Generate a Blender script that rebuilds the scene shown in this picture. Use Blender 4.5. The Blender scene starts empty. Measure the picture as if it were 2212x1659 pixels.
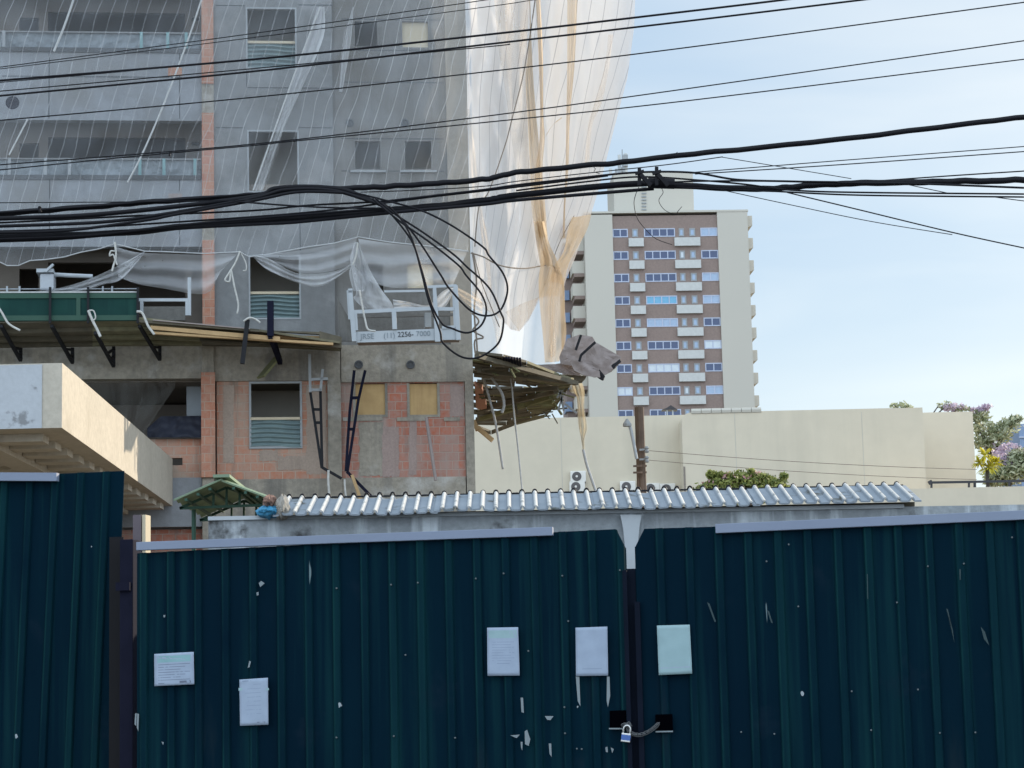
import bpy, math, random
from mathutils import Vector, Matrix, noise
random.seed(7)
R = math.radians
S = bpy.context.scene
COL = S.collection

# ------------------------------------------------------------------ camera
PITCH, ROLL, FPX = 8.2, 1.34, 4900.0          # focal length in px of a 2212 px wide picture
cam = bpy.data.cameras.new('Camera')
cam.lens = FPX / 2212 * 36; cam.sensor_width = 36; cam.clip_start = .1; cam.clip_end = 6000
co = bpy.data.objects.new('Camera', cam); COL.objects.link(co); S.camera = co
CM = Matrix.Rotation(R(90 + PITCH), 3, 'X') @ Matrix.Rotation(R(-ROLL), 3, 'Z')
EYE = Vector((0, 0, 1.6))
co.matrix_world = Matrix.Translation(EYE) @ CM.to_4x4()

# ------------------------------------------------------------------ light
SUN_AZ, SUN_EL = 46.0, 19.0                    # azimuth to the right of +Y
sd = Vector((math.sin(R(SUN_AZ)) * math.cos(R(SUN_EL)), math.cos(R(SUN_AZ)) * math.cos(R(SUN_EL)), math.sin(R(SUN_EL))))
sl = bpy.data.lights.new('sun', 'SUN'); sl.energy = 4.2; sl.angle = R(.5); sl.color = (1, .85, .66)
so = bpy.data.objects.new('sun', sl); COL.objects.link(so)
so.rotation_euler = sd.to_track_quat('Z', 'Y').to_euler()
W = bpy.data.worlds.new('World'); S.world = W; W.use_nodes = True
wn = W.node_tree; wn.nodes.clear()
def wnode(t, **k):
    n = wn.nodes.new(t)
    for a, b in k.items(): setattr(n, a, b)
    return n
sky = wnode('ShaderNodeTexSky', sky_type='NISHITA', sun_disc=False)
sky.sun_elevation = R(SUN_EL); sky.sun_rotation = R(SUN_AZ); sky.air_density = 1.0; sky.dust_density = .5; sky.ozone_density = 1.6
tc = wnode('ShaderNodeTexCoord'); mp = wnode('ShaderNodeMapping'); mp.inputs['Scale'].default_value = (1.2, 1.2, 5.5)
nz = wnode('ShaderNodeTexNoise'); nz.inputs['Scale'].default_value = 3.2; nz.inputs['Detail'].default_value = 4; nz.inputs['Roughness'].default_value = .5; nz.inputs['Distortion'].default_value = .4
rp = wnode('ShaderNodeValToRGB'); rp.color_ramp.elements[0].position = .36; rp.color_ramp.elements[1].position = .72
rp.color_ramp.elements[0].color = (0, 0, 0, 1); rp.color_ramp.elements[1].color = (1, 1, 1, 1)
gain = wnode('ShaderNodeMixRGB', blend_type='MIX')
# unseen bright clouds added behind the camera to fill shaded fronts; thin veils sunward
sx = wnode('ShaderNodeSeparateXYZ'); L = wn.links.new; L(tc.outputs['Generated'], sx.inputs[0])
mr = wnode('ShaderNodeMapRange'); mr.inputs['From Min'].default_value = .35; mr.inputs['From Max'].default_value = -.45
L(sx.outputs['Y'], mr.inputs['Value'])
ccol = wnode('ShaderNodeMixRGB', blend_type='MIX'); ccol.inputs['Color2'].default_value = (9.0, 10.6, 12.4, 1)
veil = wnode('ShaderNodeMixRGB', blend_type='MIX'); veil.inputs['Color1'].default_value = (2.75, 3.65, 4.6, 1); veil.inputs['Color2'].default_value = (5.0, 5.3, 5.35, 1)
dp = wnode('ShaderNodeVectorMath', operation='DOT_PRODUCT'); dp.inputs[1].default_value = sd; L(tc.outputs['Generated'], dp.inputs[0])
g1 = wnode('ShaderNodeMapRange'); g1.inputs['From Min'].default_value = .71; g1.inputs['From Max'].default_value = .86; g1.inputs['To Max'].default_value = .5; L(dp.outputs['Value'], g1.inputs['Value'])
g2 = wnode('ShaderNodeMapRange'); g2.inputs['From Min'].default_value = .2; g2.inputs['From Max'].default_value = .03; g2.inputs['To Max'].default_value = .4; L(sx.outputs['Z'], g2.inputs['Value'])
a1 = wnode('ShaderNodeMath', operation='ADD'); L(g1.outputs[0], a1.inputs[0]); L(g2.outputs[0], a1.inputs[1])
a2 = wnode('ShaderNodeMath', operation='MULTIPLY_ADD'); a2.use_clamp = True; L(rp.outputs['Color'], a2.inputs[0]); a2.inputs[1].default_value = .55; L(a1.outputs[0], a2.inputs[2]); L(a2.outputs[0], veil.inputs['Fac']); L(veil.outputs[0], ccol.inputs['Color1'])
L(mr.outputs[0], ccol.inputs['Fac']); L(ccol.outputs[0], gain.inputs['Color2'])
cov = wnode('ShaderNodeMath', operation='MULTIPLY_ADD'); cov.use_clamp = True; cov.inputs[1].default_value = .25
bgd = wnode('ShaderNodeBackground'); bgd.inputs['Strength'].default_value = .12
wo = wnode('ShaderNodeOutputWorld')
L = wn.links.new
L(tc.outputs['Generated'], mp.inputs['Vector']); L(mp.outputs['Vector'], nz.inputs['Vector']); L(nz.outputs['Fac'], rp.inputs['Fac'])
L(mr.outputs[0], cov.inputs[0]); cov.inputs[2].default_value = .76; L(cov.outputs[0], gain.inputs['Fac']); L(sky.outputs['Color'], gain.inputs['Color1']); L(gain.outputs['Color'], bgd.inputs['Color'])
L(bgd.outputs['Background'], wo.inputs['Surface'])
S.view_settings.view_transform = 'Standard'; S.view_settings.look = 'None'; S.view_settings.gamma = 1
S.view_settings.exposure = 0.55
S.render.engine = 'CYCLES'
S.cycles.transparent_max_bounces = 24; S.cycles.max_bounces = 8

# ------------------------------------------------------------------ pixel -> world
CX, CY = 1106.0, 829.5
def ray(u, v): return CM @ Vector(((u - CX) / FPX, -(v - CY) / FPX, -1))
def at(u, v, y):                               # on the plane Y = y
    r = ray(u, v); return EYE + r * (y / r.y)
def atz(u, v, z):                              # on a horizontal plane
    r = ray(u, v); return EYE + r * ((z - EYE.z) / r.z)
def zz(x0, y0, w):                             # reads measurements taken in an enlarged crop
    k = w / 2212 / 1.8228
    return lambda x, y: (x0 / 1.8228 + x * k, y0 / 1.8228 + y * k)
z1, z2, z3 = zz(0, 0, 1000), zz(900, 0, 1000), zz(1700, 0, 1000)
z4, z5, z6 = zz(0, 700, 1000), zz(900, 700, 1000), zz(1700, 700, 1000)
z7, z8, z9 = zz(0, 1350, 1000), zz(900, 1350, 1000), zz(1700, 1350, 1000)
zr, zt, zc = zz(3232, 1400, 800), zz(2200, 550, 900), zz(2032, 0, 2000)
zg = zz(600, 1850, 800); zq = zz(1350, 900, 600); zm = zz(2600, 1400, 800)
class Frame:
    def __init__(f, u, v, depth, yaw):         # yaw > 0: the right side recedes
        f.o = at(u, v, depth); f.o.z = 0
        f.x = Vector((math.cos(R(yaw)), math.sin(R(yaw)), 0)); f.n = Vector((math.sin(R(yaw)), -math.cos(R(yaw)), 0))
    def w(f, u, v, d=0):
        r = ray(u, v); p0 = f.o + f.n * d
        return EYE + r * ((p0 - EYE).dot(f.n) / r.dot(f.n))
    def sz(f, u, v, d=0):
        p = f.w(u, v, d); return (p - f.o).dot(f.x), p.z
    def P(f, s, z, d=0): q = f.o + f.x * s + f.n * d; return Vector((q.x, q.y, z))
    def rect(f, u0, v0, u1, v1, d=0):
        um, vm = (u0 + u1) / 2, (v0 + v1) / 2
        return f.sz(u0, vm, d)[0], f.sz(u1, vm, d)[0], f.sz(um, v1, d)[1], f.sz(um, v0, d)[1]   # s0 s1 z0 z1

# ------------------------------------------------------------------ mesh builder
class MB:
    def __init__(m): m.v = []; m.f = []; m.uv = None; m.smooth = False
    def quad(m, a, b, c, d):
        n = len(m.v); m.v += [Vector(a), Vector(b), Vector(c), Vector(d)]; m.f.append((n, n + 1, n + 2, n + 3)); return m
    def poly(m, pts):
        n = len(m.v); m.v += [Vector(p) for p in pts]; m.f.append(tuple(range(n, n + len(pts)))); return m
    def hexa(m, b, t):                         # bottom ring and top ring of four
        n = len(m.v); m.v += [Vector(p) for p in b] + [Vector(p) for p in t]
        m.f += [(n + 3, n + 2, n + 1, n), (n + 4, n + 5, n + 6, n + 7)] + [(n + i, n + (i + 1) % 4, n + 4 + (i + 1) % 4, n + 4 + i) for i in range(4)]
        return m
    def box(m, x0, x1, y0, y1, z0, z1):
        return m.hexa([(x0, y0, z0), (x1, y0, z0), (x1, y1, z0), (x0, y1, z0)], [(x0, y0, z1), (x1, y0, z1), (x1, y1, z1), (x0, y1, z1)])
    def fbox(m, F, s0, s1, z0, z1, d0, d1):    # box in a frame, d1 nearer the street
        q = F.P
        return m.hexa([q(s0, z0, d1), q(s1, z0, d1), q(s1, z0, d0), q(s0, z0, d0)], [q(s0, z1, d1), q(s1, z1, d1), q(s1, z1, d0), q(s0, z1, d0)])
    def slab(m, pts, off):                     # polygon with thickness
        n = len(m.v); k = len(pts); off = Vector(off)
        m.v += [Vector(p) for p in pts] + [Vector(p) + off for p in pts]
        m.f += [tuple(range(n, n + k)), tuple(range(n + 2 * k - 1, n + k - 1, -1))]
        m.f += [(n + (i + 1) % k, n + i, n + k + i, n + k + (i + 1) % k) for i in range(k)]
        return m
    def tube(m, pts, r, n=6, cap=True):
        pts = [Vector(p) for p in pts]; b = len(m.v); up = Vector((.13, .2, .97)); k = len(pts)
        rr = r if isinstance(r, (list, tuple)) else [r] * k
        for i, p in enumerate(pts):
            t = (pts[min(i + 1, k - 1)] - pts[max(i - 1, 0)]); t = t.normalized() if t.length > 1e-9 else Vector((1, 0, 0))
            a = t.cross(up)
            if a.length < .05: a = t.cross(Vector((1, 0, 0)))
            a.normalize(); c = t.cross(a)
            for j in range(n):
                w = 2 * math.pi * j / n; m.v.append(p + (a * math.cos(w) + c * math.sin(w)) * rr[i])
        for i in range(k - 1):
            for j in range(n):
                m.f.append((b + i * n + j, b + i * n + (j + 1) % n, b + (i + 1) * n + (j + 1) % n, b + (i + 1) * n + j))
        if cap: m.f += [tuple(b + j for j in range(n))[::-1], tuple(b + (k - 1) * n + j for j in range(n))]
        return m
    def bar(m, a, b, w, h=None):               # square bar between two points
        a, b = Vector(a), Vector(b); h = h or w; t = (b - a).normalized(); up = Vector((0, 0, 1))
        x = t.cross(up)
        if x.length < .05: x = t.cross(Vector((0, 1, 0)))
        x.normalize(); y = x.cross(t); x *= w / 2; y *= h / 2
        return m.hexa([a - x - y, a + x - y, a + x + y, a - x + y], [b - x - y, b + x - y, b + x + y, b - x + y])
    def grid(m, fn, nu, nv, uvf=None):
        b = len(m.v); m.uv = m.uv or {}
        for j in range(nv + 1):
            for i in range(nu + 1):
                m.v.append(Vector(fn(i / nu, j / nv)))
                if uvf: m.uv[len(m.v) - 1] = uvf(i / nu, j / nv)
        for j in range(nv):
            for i in range(nu):
                q = b + j * (nu + 1) + i; m.f.append((q, q + 1, q + nu + 2, q + nu + 1))
        return m
    def lathe(m, c, prof, n=14, axis=Vector((0, 0, 1))):
        axis = Vector(axis).normalized(); a = axis.orthogonal().normalized(); q = axis.cross(a); b = len(m.v); c = Vector(c)
        for (r, h) in prof:
            for j in range(n):
                w = 2 * math.pi * j / n; m.v.append(c + axis * h + (a * math.cos(w) + q * math.sin(w)) * r)
        for i in range(len(prof) - 1):
            for j in range(n): m.f.append((b + i * n + j, b + i * n + (j + 1) % n, b + (i + 1) * n + (j + 1) % n, b + (i + 1) * n + j))
        m.f += [tuple(b + j for j in range(n))[::-1], tuple(b + (len(prof) - 1) * n + j for j in range(n))]
        return m
def wpos(o):
    p = Vector((0, 0, 0))
    while o: p += o.location; o = o.parent
    return p
def obj(name, mb, mat, parent=None, label=None, smooth=False, bevel=0):
    off = wpos(parent) if parent else Vector((0, 0, 0))
    me = bpy.data.meshes.new(name); me.from_pydata([tuple(v - off) for v in mb.v], [], mb.f)
    if mb.uv:
        l = me.uv_layers.new(name='UVMap')
        for lp in me.loops: l.data[lp.index].uv = mb.uv.get(lp.vertex_index, (0, 0))
    me.validate(); me.update(); me.materials.append(mat)
    if smooth: me.polygons.foreach_set('use_smooth', [True] * len(me.polygons))
    o = bpy.data.objects.new(name, me); COL.objects.link(o)
    if parent: o.parent = parent
    if label: o['label'] = label
    if bevel:
        b = o.modifiers.new('bevel', 'BEVEL'); b.width = bevel; b.segments = 2; b.limit_method = 'ANGLE'
    return o
def tag(o, label, cat, group=None):
    o['label'] = label; o['category'] = cat
    if group: o['group'] = group
    return o
def thing(name, label, cat, loc=(0, 0, 0), group=None):
    o = bpy.data.objects.new(name, None); COL.objects.link(o); o.location = loc; o.empty_display_size = .2
    return tag(o, label, cat, group)
def struct(name, mb, mat):
    o = obj(name, mb, mat); o['kind'] = 'structure'; return o
def copy_tree(o, loc, label=None, parent=None):
    c = o.copy(); COL.objects.link(c); c.parent = parent; c.location = loc if parent is None else o.location
    if label: c['label'] = label
    for ch in list(o.children): copy_tree(ch, None, None, c)
    return c
def spline(pts, n=8):
    p = [Vector((a[0], a[1], 0)) if len(a) == 2 else Vector(a) for a in pts]; out = []
    for i in range(len(p) - 1):
        a, b, c, d = p[max(i - 1, 0)], p[i], p[i + 1], p[min(i + 2, len(p) - 1)]
        for j in range(n):
            t = j / n; out.append(.5 * ((2 * b) + (c - a) * t + (2 * a - 5 * b + 4 * c - d) * t * t + (3 * b - a - 3 * c + d) * t ** 3))
    out.append(p[-1]); return out
def interp(tab, x):
    if x <= tab[0][0]: return tab[0][1:]
    for a, b in zip(tab, tab[1:]):
        if x <= b[0]:
            t = (x - a[0]) / (b[0] - a[0]); return tuple(p + (q - p) * t for p, q in zip(a[1:], b[1:]))
    return tab[-1][1:]

# ------------------------------------------------------------------ materials
def newmat(name):
    m = bpy.data.materials.new(name); m.use_nodes = True; nt = m.node_tree
    return m, nt, nt.nodes['Principled BSDF'], nt.nodes['Material Output']
def N(nt, t, **k):
    n = nt.nodes.new(t)
    for a, b in k.items():
        if a in n.inputs.keys(): n.inputs[a].default_value = b
        else: setattr(n, a, b)
    return n
def c4(c): return (c[0], c[1], c[2], 1)
def noise_mask(nt, co, scale, lo, hi, stretch=(1, 1, 1), detail=5, rough=.6):
    mp = N(nt, 'ShaderNodeMapping'); mp.inputs['Scale'].default_value = stretch
    nt.links.new(co, mp.inputs['Vector'])
    n = N(nt, 'ShaderNodeTexNoise', Scale=scale, Detail=detail, Roughness=rough); nt.links.new(mp.outputs[0], n.inputs['Vector'])
    r = N(nt, 'ShaderNodeMapRange'); r.inputs['From Min'].default_value = lo; r.inputs['From Max'].default_value = hi
    nt.links.new(n.outputs['Fac'], r.inputs['Value']); return r.outputs[0]
def mixc(nt, fac, a, b, mode='MIX'):
    m = N(nt, 'ShaderNodeMixRGB', blend_type=mode)
    for i, x in ((0, fac), (1, a), (2, b)):
        if isinstance(x, (int, float)): m.inputs[i].default_value = x
        elif isinstance(x, tuple): m.inputs[i].default_value = c4(x)
        else: nt.links.new(x, m.inputs[i])
    return m.outputs[0]
def surf(name, base, base2=None, scale=1.0, rough=.85, streak=None, sk=(.52, .75), sks=2.0, stain=None, st=(.58, .7), sts=.6, bump=0.0, metal=0.0, spec=.3, fine=0.0, bscale=20):
    m, nt, b, out = newmat(name)
    co = N(nt, 'ShaderNodeTexCoord').outputs['Object']
    col = mixc(nt, noise_mask(nt, co, scale, .3, .7), base, base2 or tuple(x * .8 for x in base))
    if fine: col = mixc(nt, fine, col, mixc(nt, noise_mask(nt, co, scale * 14, .3, .7, detail=3), tuple(x * .55 for x in base), tuple(min(1, x * 1.5) for x in base)))
    if streak: col = mixc(nt, noise_mask(nt, co, sks, sk[0], sk[1], (1, 1, .09)), col, streak)
    if stain: col = mixc(nt, noise_mask(nt, co, sts, st[0], st[1], detail=8), col, stain)
    nt.links.new(col, b.inputs['Base Color']); b.inputs['Roughness'].default_value = rough; b.inputs['Metallic'].default_value = metal; b.inputs['Specular IOR Level'].default_value = spec
    if bump:
        n = N(nt, 'ShaderNodeTexNoise', Scale=bscale, Detail=6); nt.links.new(co, n.inputs['Vector'])
        bp = N(nt, 'ShaderNodeBump', Strength=bump, Distance=.02); nt.links.new(n.outputs['Fac'], bp.inputs['Height']); nt.links.new(bp.outputs[0], b.inputs['Normal'])
    return m
def brickmat(name, c1, c2, mortar, smear, cover, bw=.29, bh=.2, sm=.012, st=(.5, .62)):
    m, nt, b, out = newmat(name)
    co = N(nt, 'ShaderNodeTexCoord').outputs['Object']
    sp = N(nt, 'ShaderNodeSeparateXYZ'); nt.links.new(co, sp.inputs[0]); cb = N(nt, 'ShaderNodeCombineXYZ')
    nt.links.new(sp.outputs['X'], cb.inputs['X']); nt.links.new(sp.outputs['Z'], cb.inputs['Y'])
    br = N(nt, 'ShaderNodeTexBrick', Scale=1.0); br.inputs['Color1'].default_value = c4(c1); br.inputs['Color2'].default_value = c4(c2); br.inputs['Mortar'].default_value = c4(mortar)
    br.inputs['Mortar Size'].default_value = sm; br.inputs['Brick Width'].default_value = bw; br.inputs['Row Height'].default_value = bh; br.inputs['Mortar Smooth'].default_value = .3; br.inputs['Bias'].default_value = -.1
    nt.links.new(cb.outputs[0], br.inputs['Vector'])
    col = mixc(nt, noise_mask(nt, co, 9, .35, .65), br.outputs['Color'], mixc(nt, .5, br.outputs['Color'], smear))
    f = noise_mask(nt, co, .9, st[0], st[1], (1, 1, .55), 7)
    b2 = N(nt, 'ShaderNodeTexBrick', Scale=1.0); b2.inputs['Color1'].default_value = (0, 0, 0, 1); b2.inputs['Color2'].default_value = (1, 1, 1, 1); b2.inputs['Mortar'].default_value = (.5, .5, .5, 1)
    b2.inputs['Mortar Size'].default_value = .0; b2.inputs['Brick Width'].default_value = .58; b2.inputs['Row Height'].default_value = .8; nt.links.new(cb.outputs[0], b2.inputs['Vector'])
    pm = N(nt, 'ShaderNodeMapRange'); pm.inputs['From Min'].default_value = .3; pm.inputs['From Max'].default_value = .95; nt.links.new(b2.outputs['Color'], pm.inputs['Value'])
    f2 = noise_mask(nt, co, 2.2, .3, .62, (1.2, 1, .35), 7)
    p2 = N(nt, 'ShaderNodeMath', operation='MULTIPLY'); nt.links.new(pm.outputs[0], p2.inputs[0]); nt.links.new(f2, p2.inputs[1])
    mxn = N(nt, 'ShaderNodeMath', operation='MAXIMUM'); nt.links.new(f, mxn.inputs[0]); nt.links.new(p2.outputs[0], mxn.inputs[1])
    fm = N(nt, 'ShaderNodeMath', operation='MULTIPLY'); nt.links.new(mxn.outputs[0], fm.inputs[0]); fm.inputs[1].default_value = cover
    col = mixc(nt, fm.outputs[0], col, smear)
    col = mixc(nt, noise_mask(nt, co, 3, .58, .72, (1, 1, .12), 5), col, tuple(x * .62 for x in smear))
    nt.links.new(col, b.inputs['Base Color']); b.inputs['Roughness'].default_value = .9; b.inputs['Specular IOR Level'].default_value = .2
    bp = N(nt, 'ShaderNodeBump', Strength=.5, Distance=.02); nt.links.new(br.outputs['Fac'], bp.inputs['Height']); bp.invert = True; nt.links.new(bp.outputs[0], b.inputs['Normal'])
    return m
def netmat(name, col, alpha, trans=.6, seam=0.0, seam_col=(.6, .62, .65), var=.35, vs=.5, tcol=None, freq=1.0):
    m, nt, b, out = newmat(name); nt.nodes.remove(b)
    tcn = N(nt, 'ShaderNodeTexCoord'); co = tcn.outputs['Object']
    df = N(nt, 'ShaderNodeBsdfDiffuse'); tl = N(nt, 'ShaderNodeBsdfTranslucent'); tp = N(nt, 'ShaderNodeBsdfTransparent')
    df.inputs['Color'].default_value = c4(col); tl.inputs['Color'].default_value = c4(tcol or col)
    a = N(nt, 'ShaderNodeMixShader'); a.inputs[0].default_value = trans; nt.links.new(df.outputs[0], a.inputs[1]); nt.links.new(tl.outputs[0], a.inputs[2])
    al = noise_mask(nt, co, vs, .25, .75, (1, 1, .25), 6)
    mr = N(nt, 'ShaderNodeMapRange'); mr.inputs['To Min'].default_value = alpha * (1 - var); mr.inputs['To Max'].default_value = min(1, alpha * (1 + var)); nt.links.new(al, mr.inputs['Value'])
    fac = mr.outputs[0]
    if seam:
        sp = N(nt, 'ShaderNodeSeparateXYZ'); nt.links.new(tcn.outputs['UV'], sp.inputs[0])
        fr = N(nt, 'ShaderNodeMath', operation='FRACT'); nt.links.new(sp.outputs['X'], fr.inputs[0])
        lt = N(nt, 'ShaderNodeMath', operation='LESS_THAN'); nt.links.new(fr.outputs[0], lt.inputs[0]); lt.inputs[1].default_value = .055
        ad = N(nt, 'ShaderNodeMath', operation='MULTIPLY_ADD'); nt.links.new(lt.outputs[0], ad.inputs[0]); ad.inputs[1].default_value = seam; nt.links.new(fac, ad.inputs[2]); ad.use_clamp = True
        fac = ad.outputs[0]
        nt.links.new(mixc(nt, lt.outputs[0], col, seam_col), df.inputs['Color'])
        nt.links.new(mixc(nt, lt.outputs[0], tcol or col, seam_col), tl.inputs['Color'])
    mx = N(nt, 'ShaderNodeMixShader'); nt.links.new(fac, mx.inputs[0]); nt.links.new(tp.outputs[0], mx.inputs[1]); nt.links.new(a.outputs[0], mx.inputs[2]); nt.links.new(mx.outputs[0], out.inputs['Surface'])
    return m
def flat(name, c, rough=.7, metal=0, spec=.4): return surf(name, c, tuple(x * .88 for x in c), 3, rough, metal=metal, spec=spec)
def leafmat(name, c, c2, tr=.35):
    m, nt, b, out = newmat(name)
    gi = N(nt, 'ShaderNodeNewGeometry')
    col = mixc(nt, gi.outputs['Random Per Island'], c, c2)
    nt.links.new(col, b.inputs['Base Color']); b.inputs['Roughness'].default_value = .6
    t = N(nt, 'ShaderNodeBsdfTranslucent'); nt.links.new(col, t.inputs['Color']); mx = N(nt, 'ShaderNodeMixShader'); mx.inputs[0].default_value = tr
    nt.links.new(b.outputs[0], mx.inputs[1]); nt.links.new(t.outputs[0], mx.inputs[2]); nt.links.new(mx.outputs[0], out.inputs['Surface']); return m
M = {}
M['render'] = surf('grey_render', (.235, .25, .268), (.19, .202, .215), .35, .9, streak=(.16, .168, .175), sk=(.5, .8), sks=1.1, stain=(.175, .175, .17), st=(.5, .7), sts=.45, fine=.2, bump=.25)
M['render_mid'] = surf('warm_grey_render', (.188, .195, .197), (.152, .157, .157), .35, .9, streak=(.15, .152, .15), sk=(.5, .8), sks=1.1, stain=(.27, .275, .275), st=(.54, .7), sts=.6, fine=.22, bump=.25)
M['render2'] = surf('darker_render', (.145, .142, .132), (.108, .106, .1), .5, .9, streak=(.215, .215, .21), sk=(.55, .75), sks=.9, stain=(.125, .12, .11), st=(.5, .72), sts=.7, fine=.25, bump=.3)
M['edge'] = surf('edge_render', (.27, .245, .205), (.21, .19, .16), .8, .9, streak=(.22, .2, .17), sks=1.5, fine=.15)
M['concrete'] = surf('raw_concrete', (.275, .25, .205), (.195, .18, .15), .6, .92, streak=(.12, .115, .105), sk=(.52, .72), sks=1.6, stain=(.38, .37, .34), st=(.55, .7), sts=1.1, fine=.35, bump=.5)
M['canopy'] = surf('canopy_concrete', (.44, .405, .34), (.39, .36, .30), .6, .92, streak=(.35, .32, .265), sk=(.52, .85), sks=.9, stain=(.36, .33, .27), st=(.55, .72), sts=.9, fine=.2, bump=.3)
M['whitewash'] = surf('whitewashed_concrete', (.40, .43, .46), (.34, .365, .39), .9, .85, stain=(.2, .21, .22), st=(.62, .67), sts=1.6, fine=.08, bump=.2)
M['brick'] = brickmat('hollow_brick', (.42, .175, .105), (.35, .15, .095), (.38, .29, .23), (.34, .27, .215), .95)
M['brick_red'] = brickmat('red_hollow_brick', (.38, .125, .075), (.31, .105, .065), (.36, .25, .2), (.30, .245, .215), .9, st=(.55, .68))
M['brick_pier'] = brickmat('brick_pier', (.40, .17, .105), (.33, .135, .09), (.38, .26, .2), (.4, .27, .2), .4)
M['cement_mauve'] = surf('mauve_cement', (.30, .235, .21), (.25, .19, .17), 1.5, .95, streak=(.2, .15, .13), sks=2, fine=.2, bump=.3)
M['cement_tan'] = surf('tan_cement', (.33, .265, .215), (.27, .215, .175), 1.5, .95, streak=(.2, .16, .13), sks=2, fine=.2, bump=.3)
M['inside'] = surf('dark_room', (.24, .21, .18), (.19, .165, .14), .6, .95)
M['joint'] = flat('joint', (.085, .09, .095), .95, spec=.1)
M['white'] = flat('white_paint', (.37, .405, .43), .7, spec=.2)
M['frame'] = flat('window_trim', (.30, .32, .33), .8, spec=.15)
M['ply'] = surf('plywood', (.46, .32, .15), (.36, .24, .11), 3, .8, streak=(.27, .17, .08), sks=3, stain=(.15, .09, .05), st=(.7, .73), sts=2.2)
M['ply_pale'] = surf('pale_board', (.52, .46, .34), (.45, .39, .28), 1.5, .85)
M['louver'] = surf('corrugated_board', (.17, .235, .235), (.11, .16, .17), 2, .6, spec=.4)
M['glassy'] = surf('plastic_sheet', (.15, .175, .19), (.21, .24, .26), 2.5, .5, streak=(.27, .31, .33), sk=(.55, .7), sks=4, spec=.3)
M['teal'] = flat('teal_post', (.17, .30, .31), .7)
M['black'] = flat('black_steel', (.016, .017, .02), .7, spec=.15)
M['rust'] = surf('rusty_steel', (.012, .013, .026), (.008, .009, .018), 3, .8, spec=.05, stain=(.1, .045, .03), st=(.64, .72), sts=2)
M['cable'] = surf('cable_sheath', (.004, .004, .007), (.008, .008, .01), 6, .6, spec=.18)
M['gate_edge'] = surf('dark_gate_edge', (.006, .009, .018), (.004, .007, .014), 3, .7, spec=.05)
M['rope'] = surf('white_rope', (.5, .5, .47), (.36, .36, .34), 14, .95)
M['net_rope'] = surf('net_rope', (.44, .45, .45), (.34, .35, .35), 14, .95)
M['dark_rope'] = surf('dark_rope', (.2, .17, .14), (.14, .12, .1), 8, .95)
def islandmat(name, a, b, c):
    m, nt, bs, out = newmat(name); gi = N(nt, 'ShaderNodeNewGeometry'); rr_ = N(nt, 'ShaderNodeValToRGB')
    e = rr_.color_ramp.elements; e[0].color = c4(a); e[1].color = c4(c); q = e.new(.6); q.color = c4(b)
    nt.links.new(gi.outputs['Random Per Island'], rr_.inputs[0]); co = N(nt, 'ShaderNodeTexCoord').outputs['Object']
    nt.links.new(mixc(nt, noise_mask(nt, co, 5, .3, .7), rr_.outputs[0], mixc(nt, .45, rr_.outputs[0], (.02, .02, .015))), bs.inputs['Base Color']); bs.inputs['Roughness'].default_value = .9; return m
M['plank'] = islandmat('weathered_plank', (.05, .045, .03), (.11, .095, .065), (.2, .19, .11))
M['plank_olive'] = surf('mossy_plank', (.17, .17, .085), (.11, .115, .06), 1.5, .9, fine=.25)
M['timber'] = surf('new_timber', (.42, .29, .15), (.33, .22, .11), 3, .8, fine=.15)
M['board'] = surf('grey_board', (.28, .24, .225), (.235, .2, .19), .8, .85, fine=.1)
M['green_panel'] = surf('green_board', (.006, .04, .033), (.004, .028, .026), 2, .7, spec=.15, streak=(.012, .055, .045), sks=2)
M['green_trim'] = flat('green_trim', (.02, .065, .045), .7)
M['tarp'] = surf('black_tarpaulin', (.03, .034, .05), (.02, .022, .03), 2, .6, bump=.4, bscale=5, spec=.15)
M['net'] = netmat('front_net', (.54, .57, .60), .19, .35, seam=.13, seam_col=(.8, .82, .84), var=.45)
M['net_dense'] = netmat('front_net_folded', (.74, .76, .78), .46, .35, var=.5, vs=1.5)
M['net_side'] = netmat('side_net', (.8, .8, .82), .62, .7, tcol=(.84, .81, .78), seam=.1, seam_col=(.45, .44, .46), var=.14, vs=.45)
M['net_back'] = netmat('back_net', (.8, .82, .86), .46, .65, var=.15)
M['net_tan'] = netmat('folded_net', (.68, .56, .4), .66, .65, var=.3, vs=1.2, tcol=(.72, .58, .40))
M['net_scrap'] = netmat('scrap_net', (.66, .60, .46), .7, .35, var=.35, vs=2, tcol=(.6, .52, .36))
M['net_tan2'] = netmat('pleated_net', (.74, .66, .56), .3, .65, var=.4, vs=1.2, tcol=(.78, .67, .54))
M['cream'] = surf('cream_paint', (.57, .515, .405), (.54, .485, .38), .08, .85, streak=(.45, .41, .325), sk=(.52, .9), sks=.45, fine=.06)
M['cream2'] = surf('cream_tower', (.475, .455, .395), (.45, .43, .375), .05, .85, streak=(.45, .43, .36), sk=(.6, .9), sks=.2)
M['brown'] = surf('brown_mosaic', (.235, .18, .155), (.21, .16, .14), .3, .7, fine=.2)
M['towerwhite'] = flat('planter_white', (.50, .51, .49), .7)
M['win'] = flat('window_blue', (.035, .06, .14), .12, spec=.6)
M['win_pale'] = flat('window_pale', (.30, .40, .54), .25, spec=.6)  # panes of a paler blue
M['win_white'] = flat('window_curtain', (.56, .62, .66), .5)
M['win_cyan'] = flat('window_cyan', (.12, .36, .55), .2, spec=.6)
M['winframe'] = flat('window_frame', (.42, .47, .58), .5)
M['green_canopy'] = surf('green_sheet', (.19, .26, .18), (.15, .21, .145), 2, .7, spec=.2)
M['fibro'] = surf('fibre_cement', (.30, .34, .38), (.23, .265, .30), 2.5, .85, stain=(.15, .15, .13), st=(.62, .7), sts=3, fine=.15, bump=.2)
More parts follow.
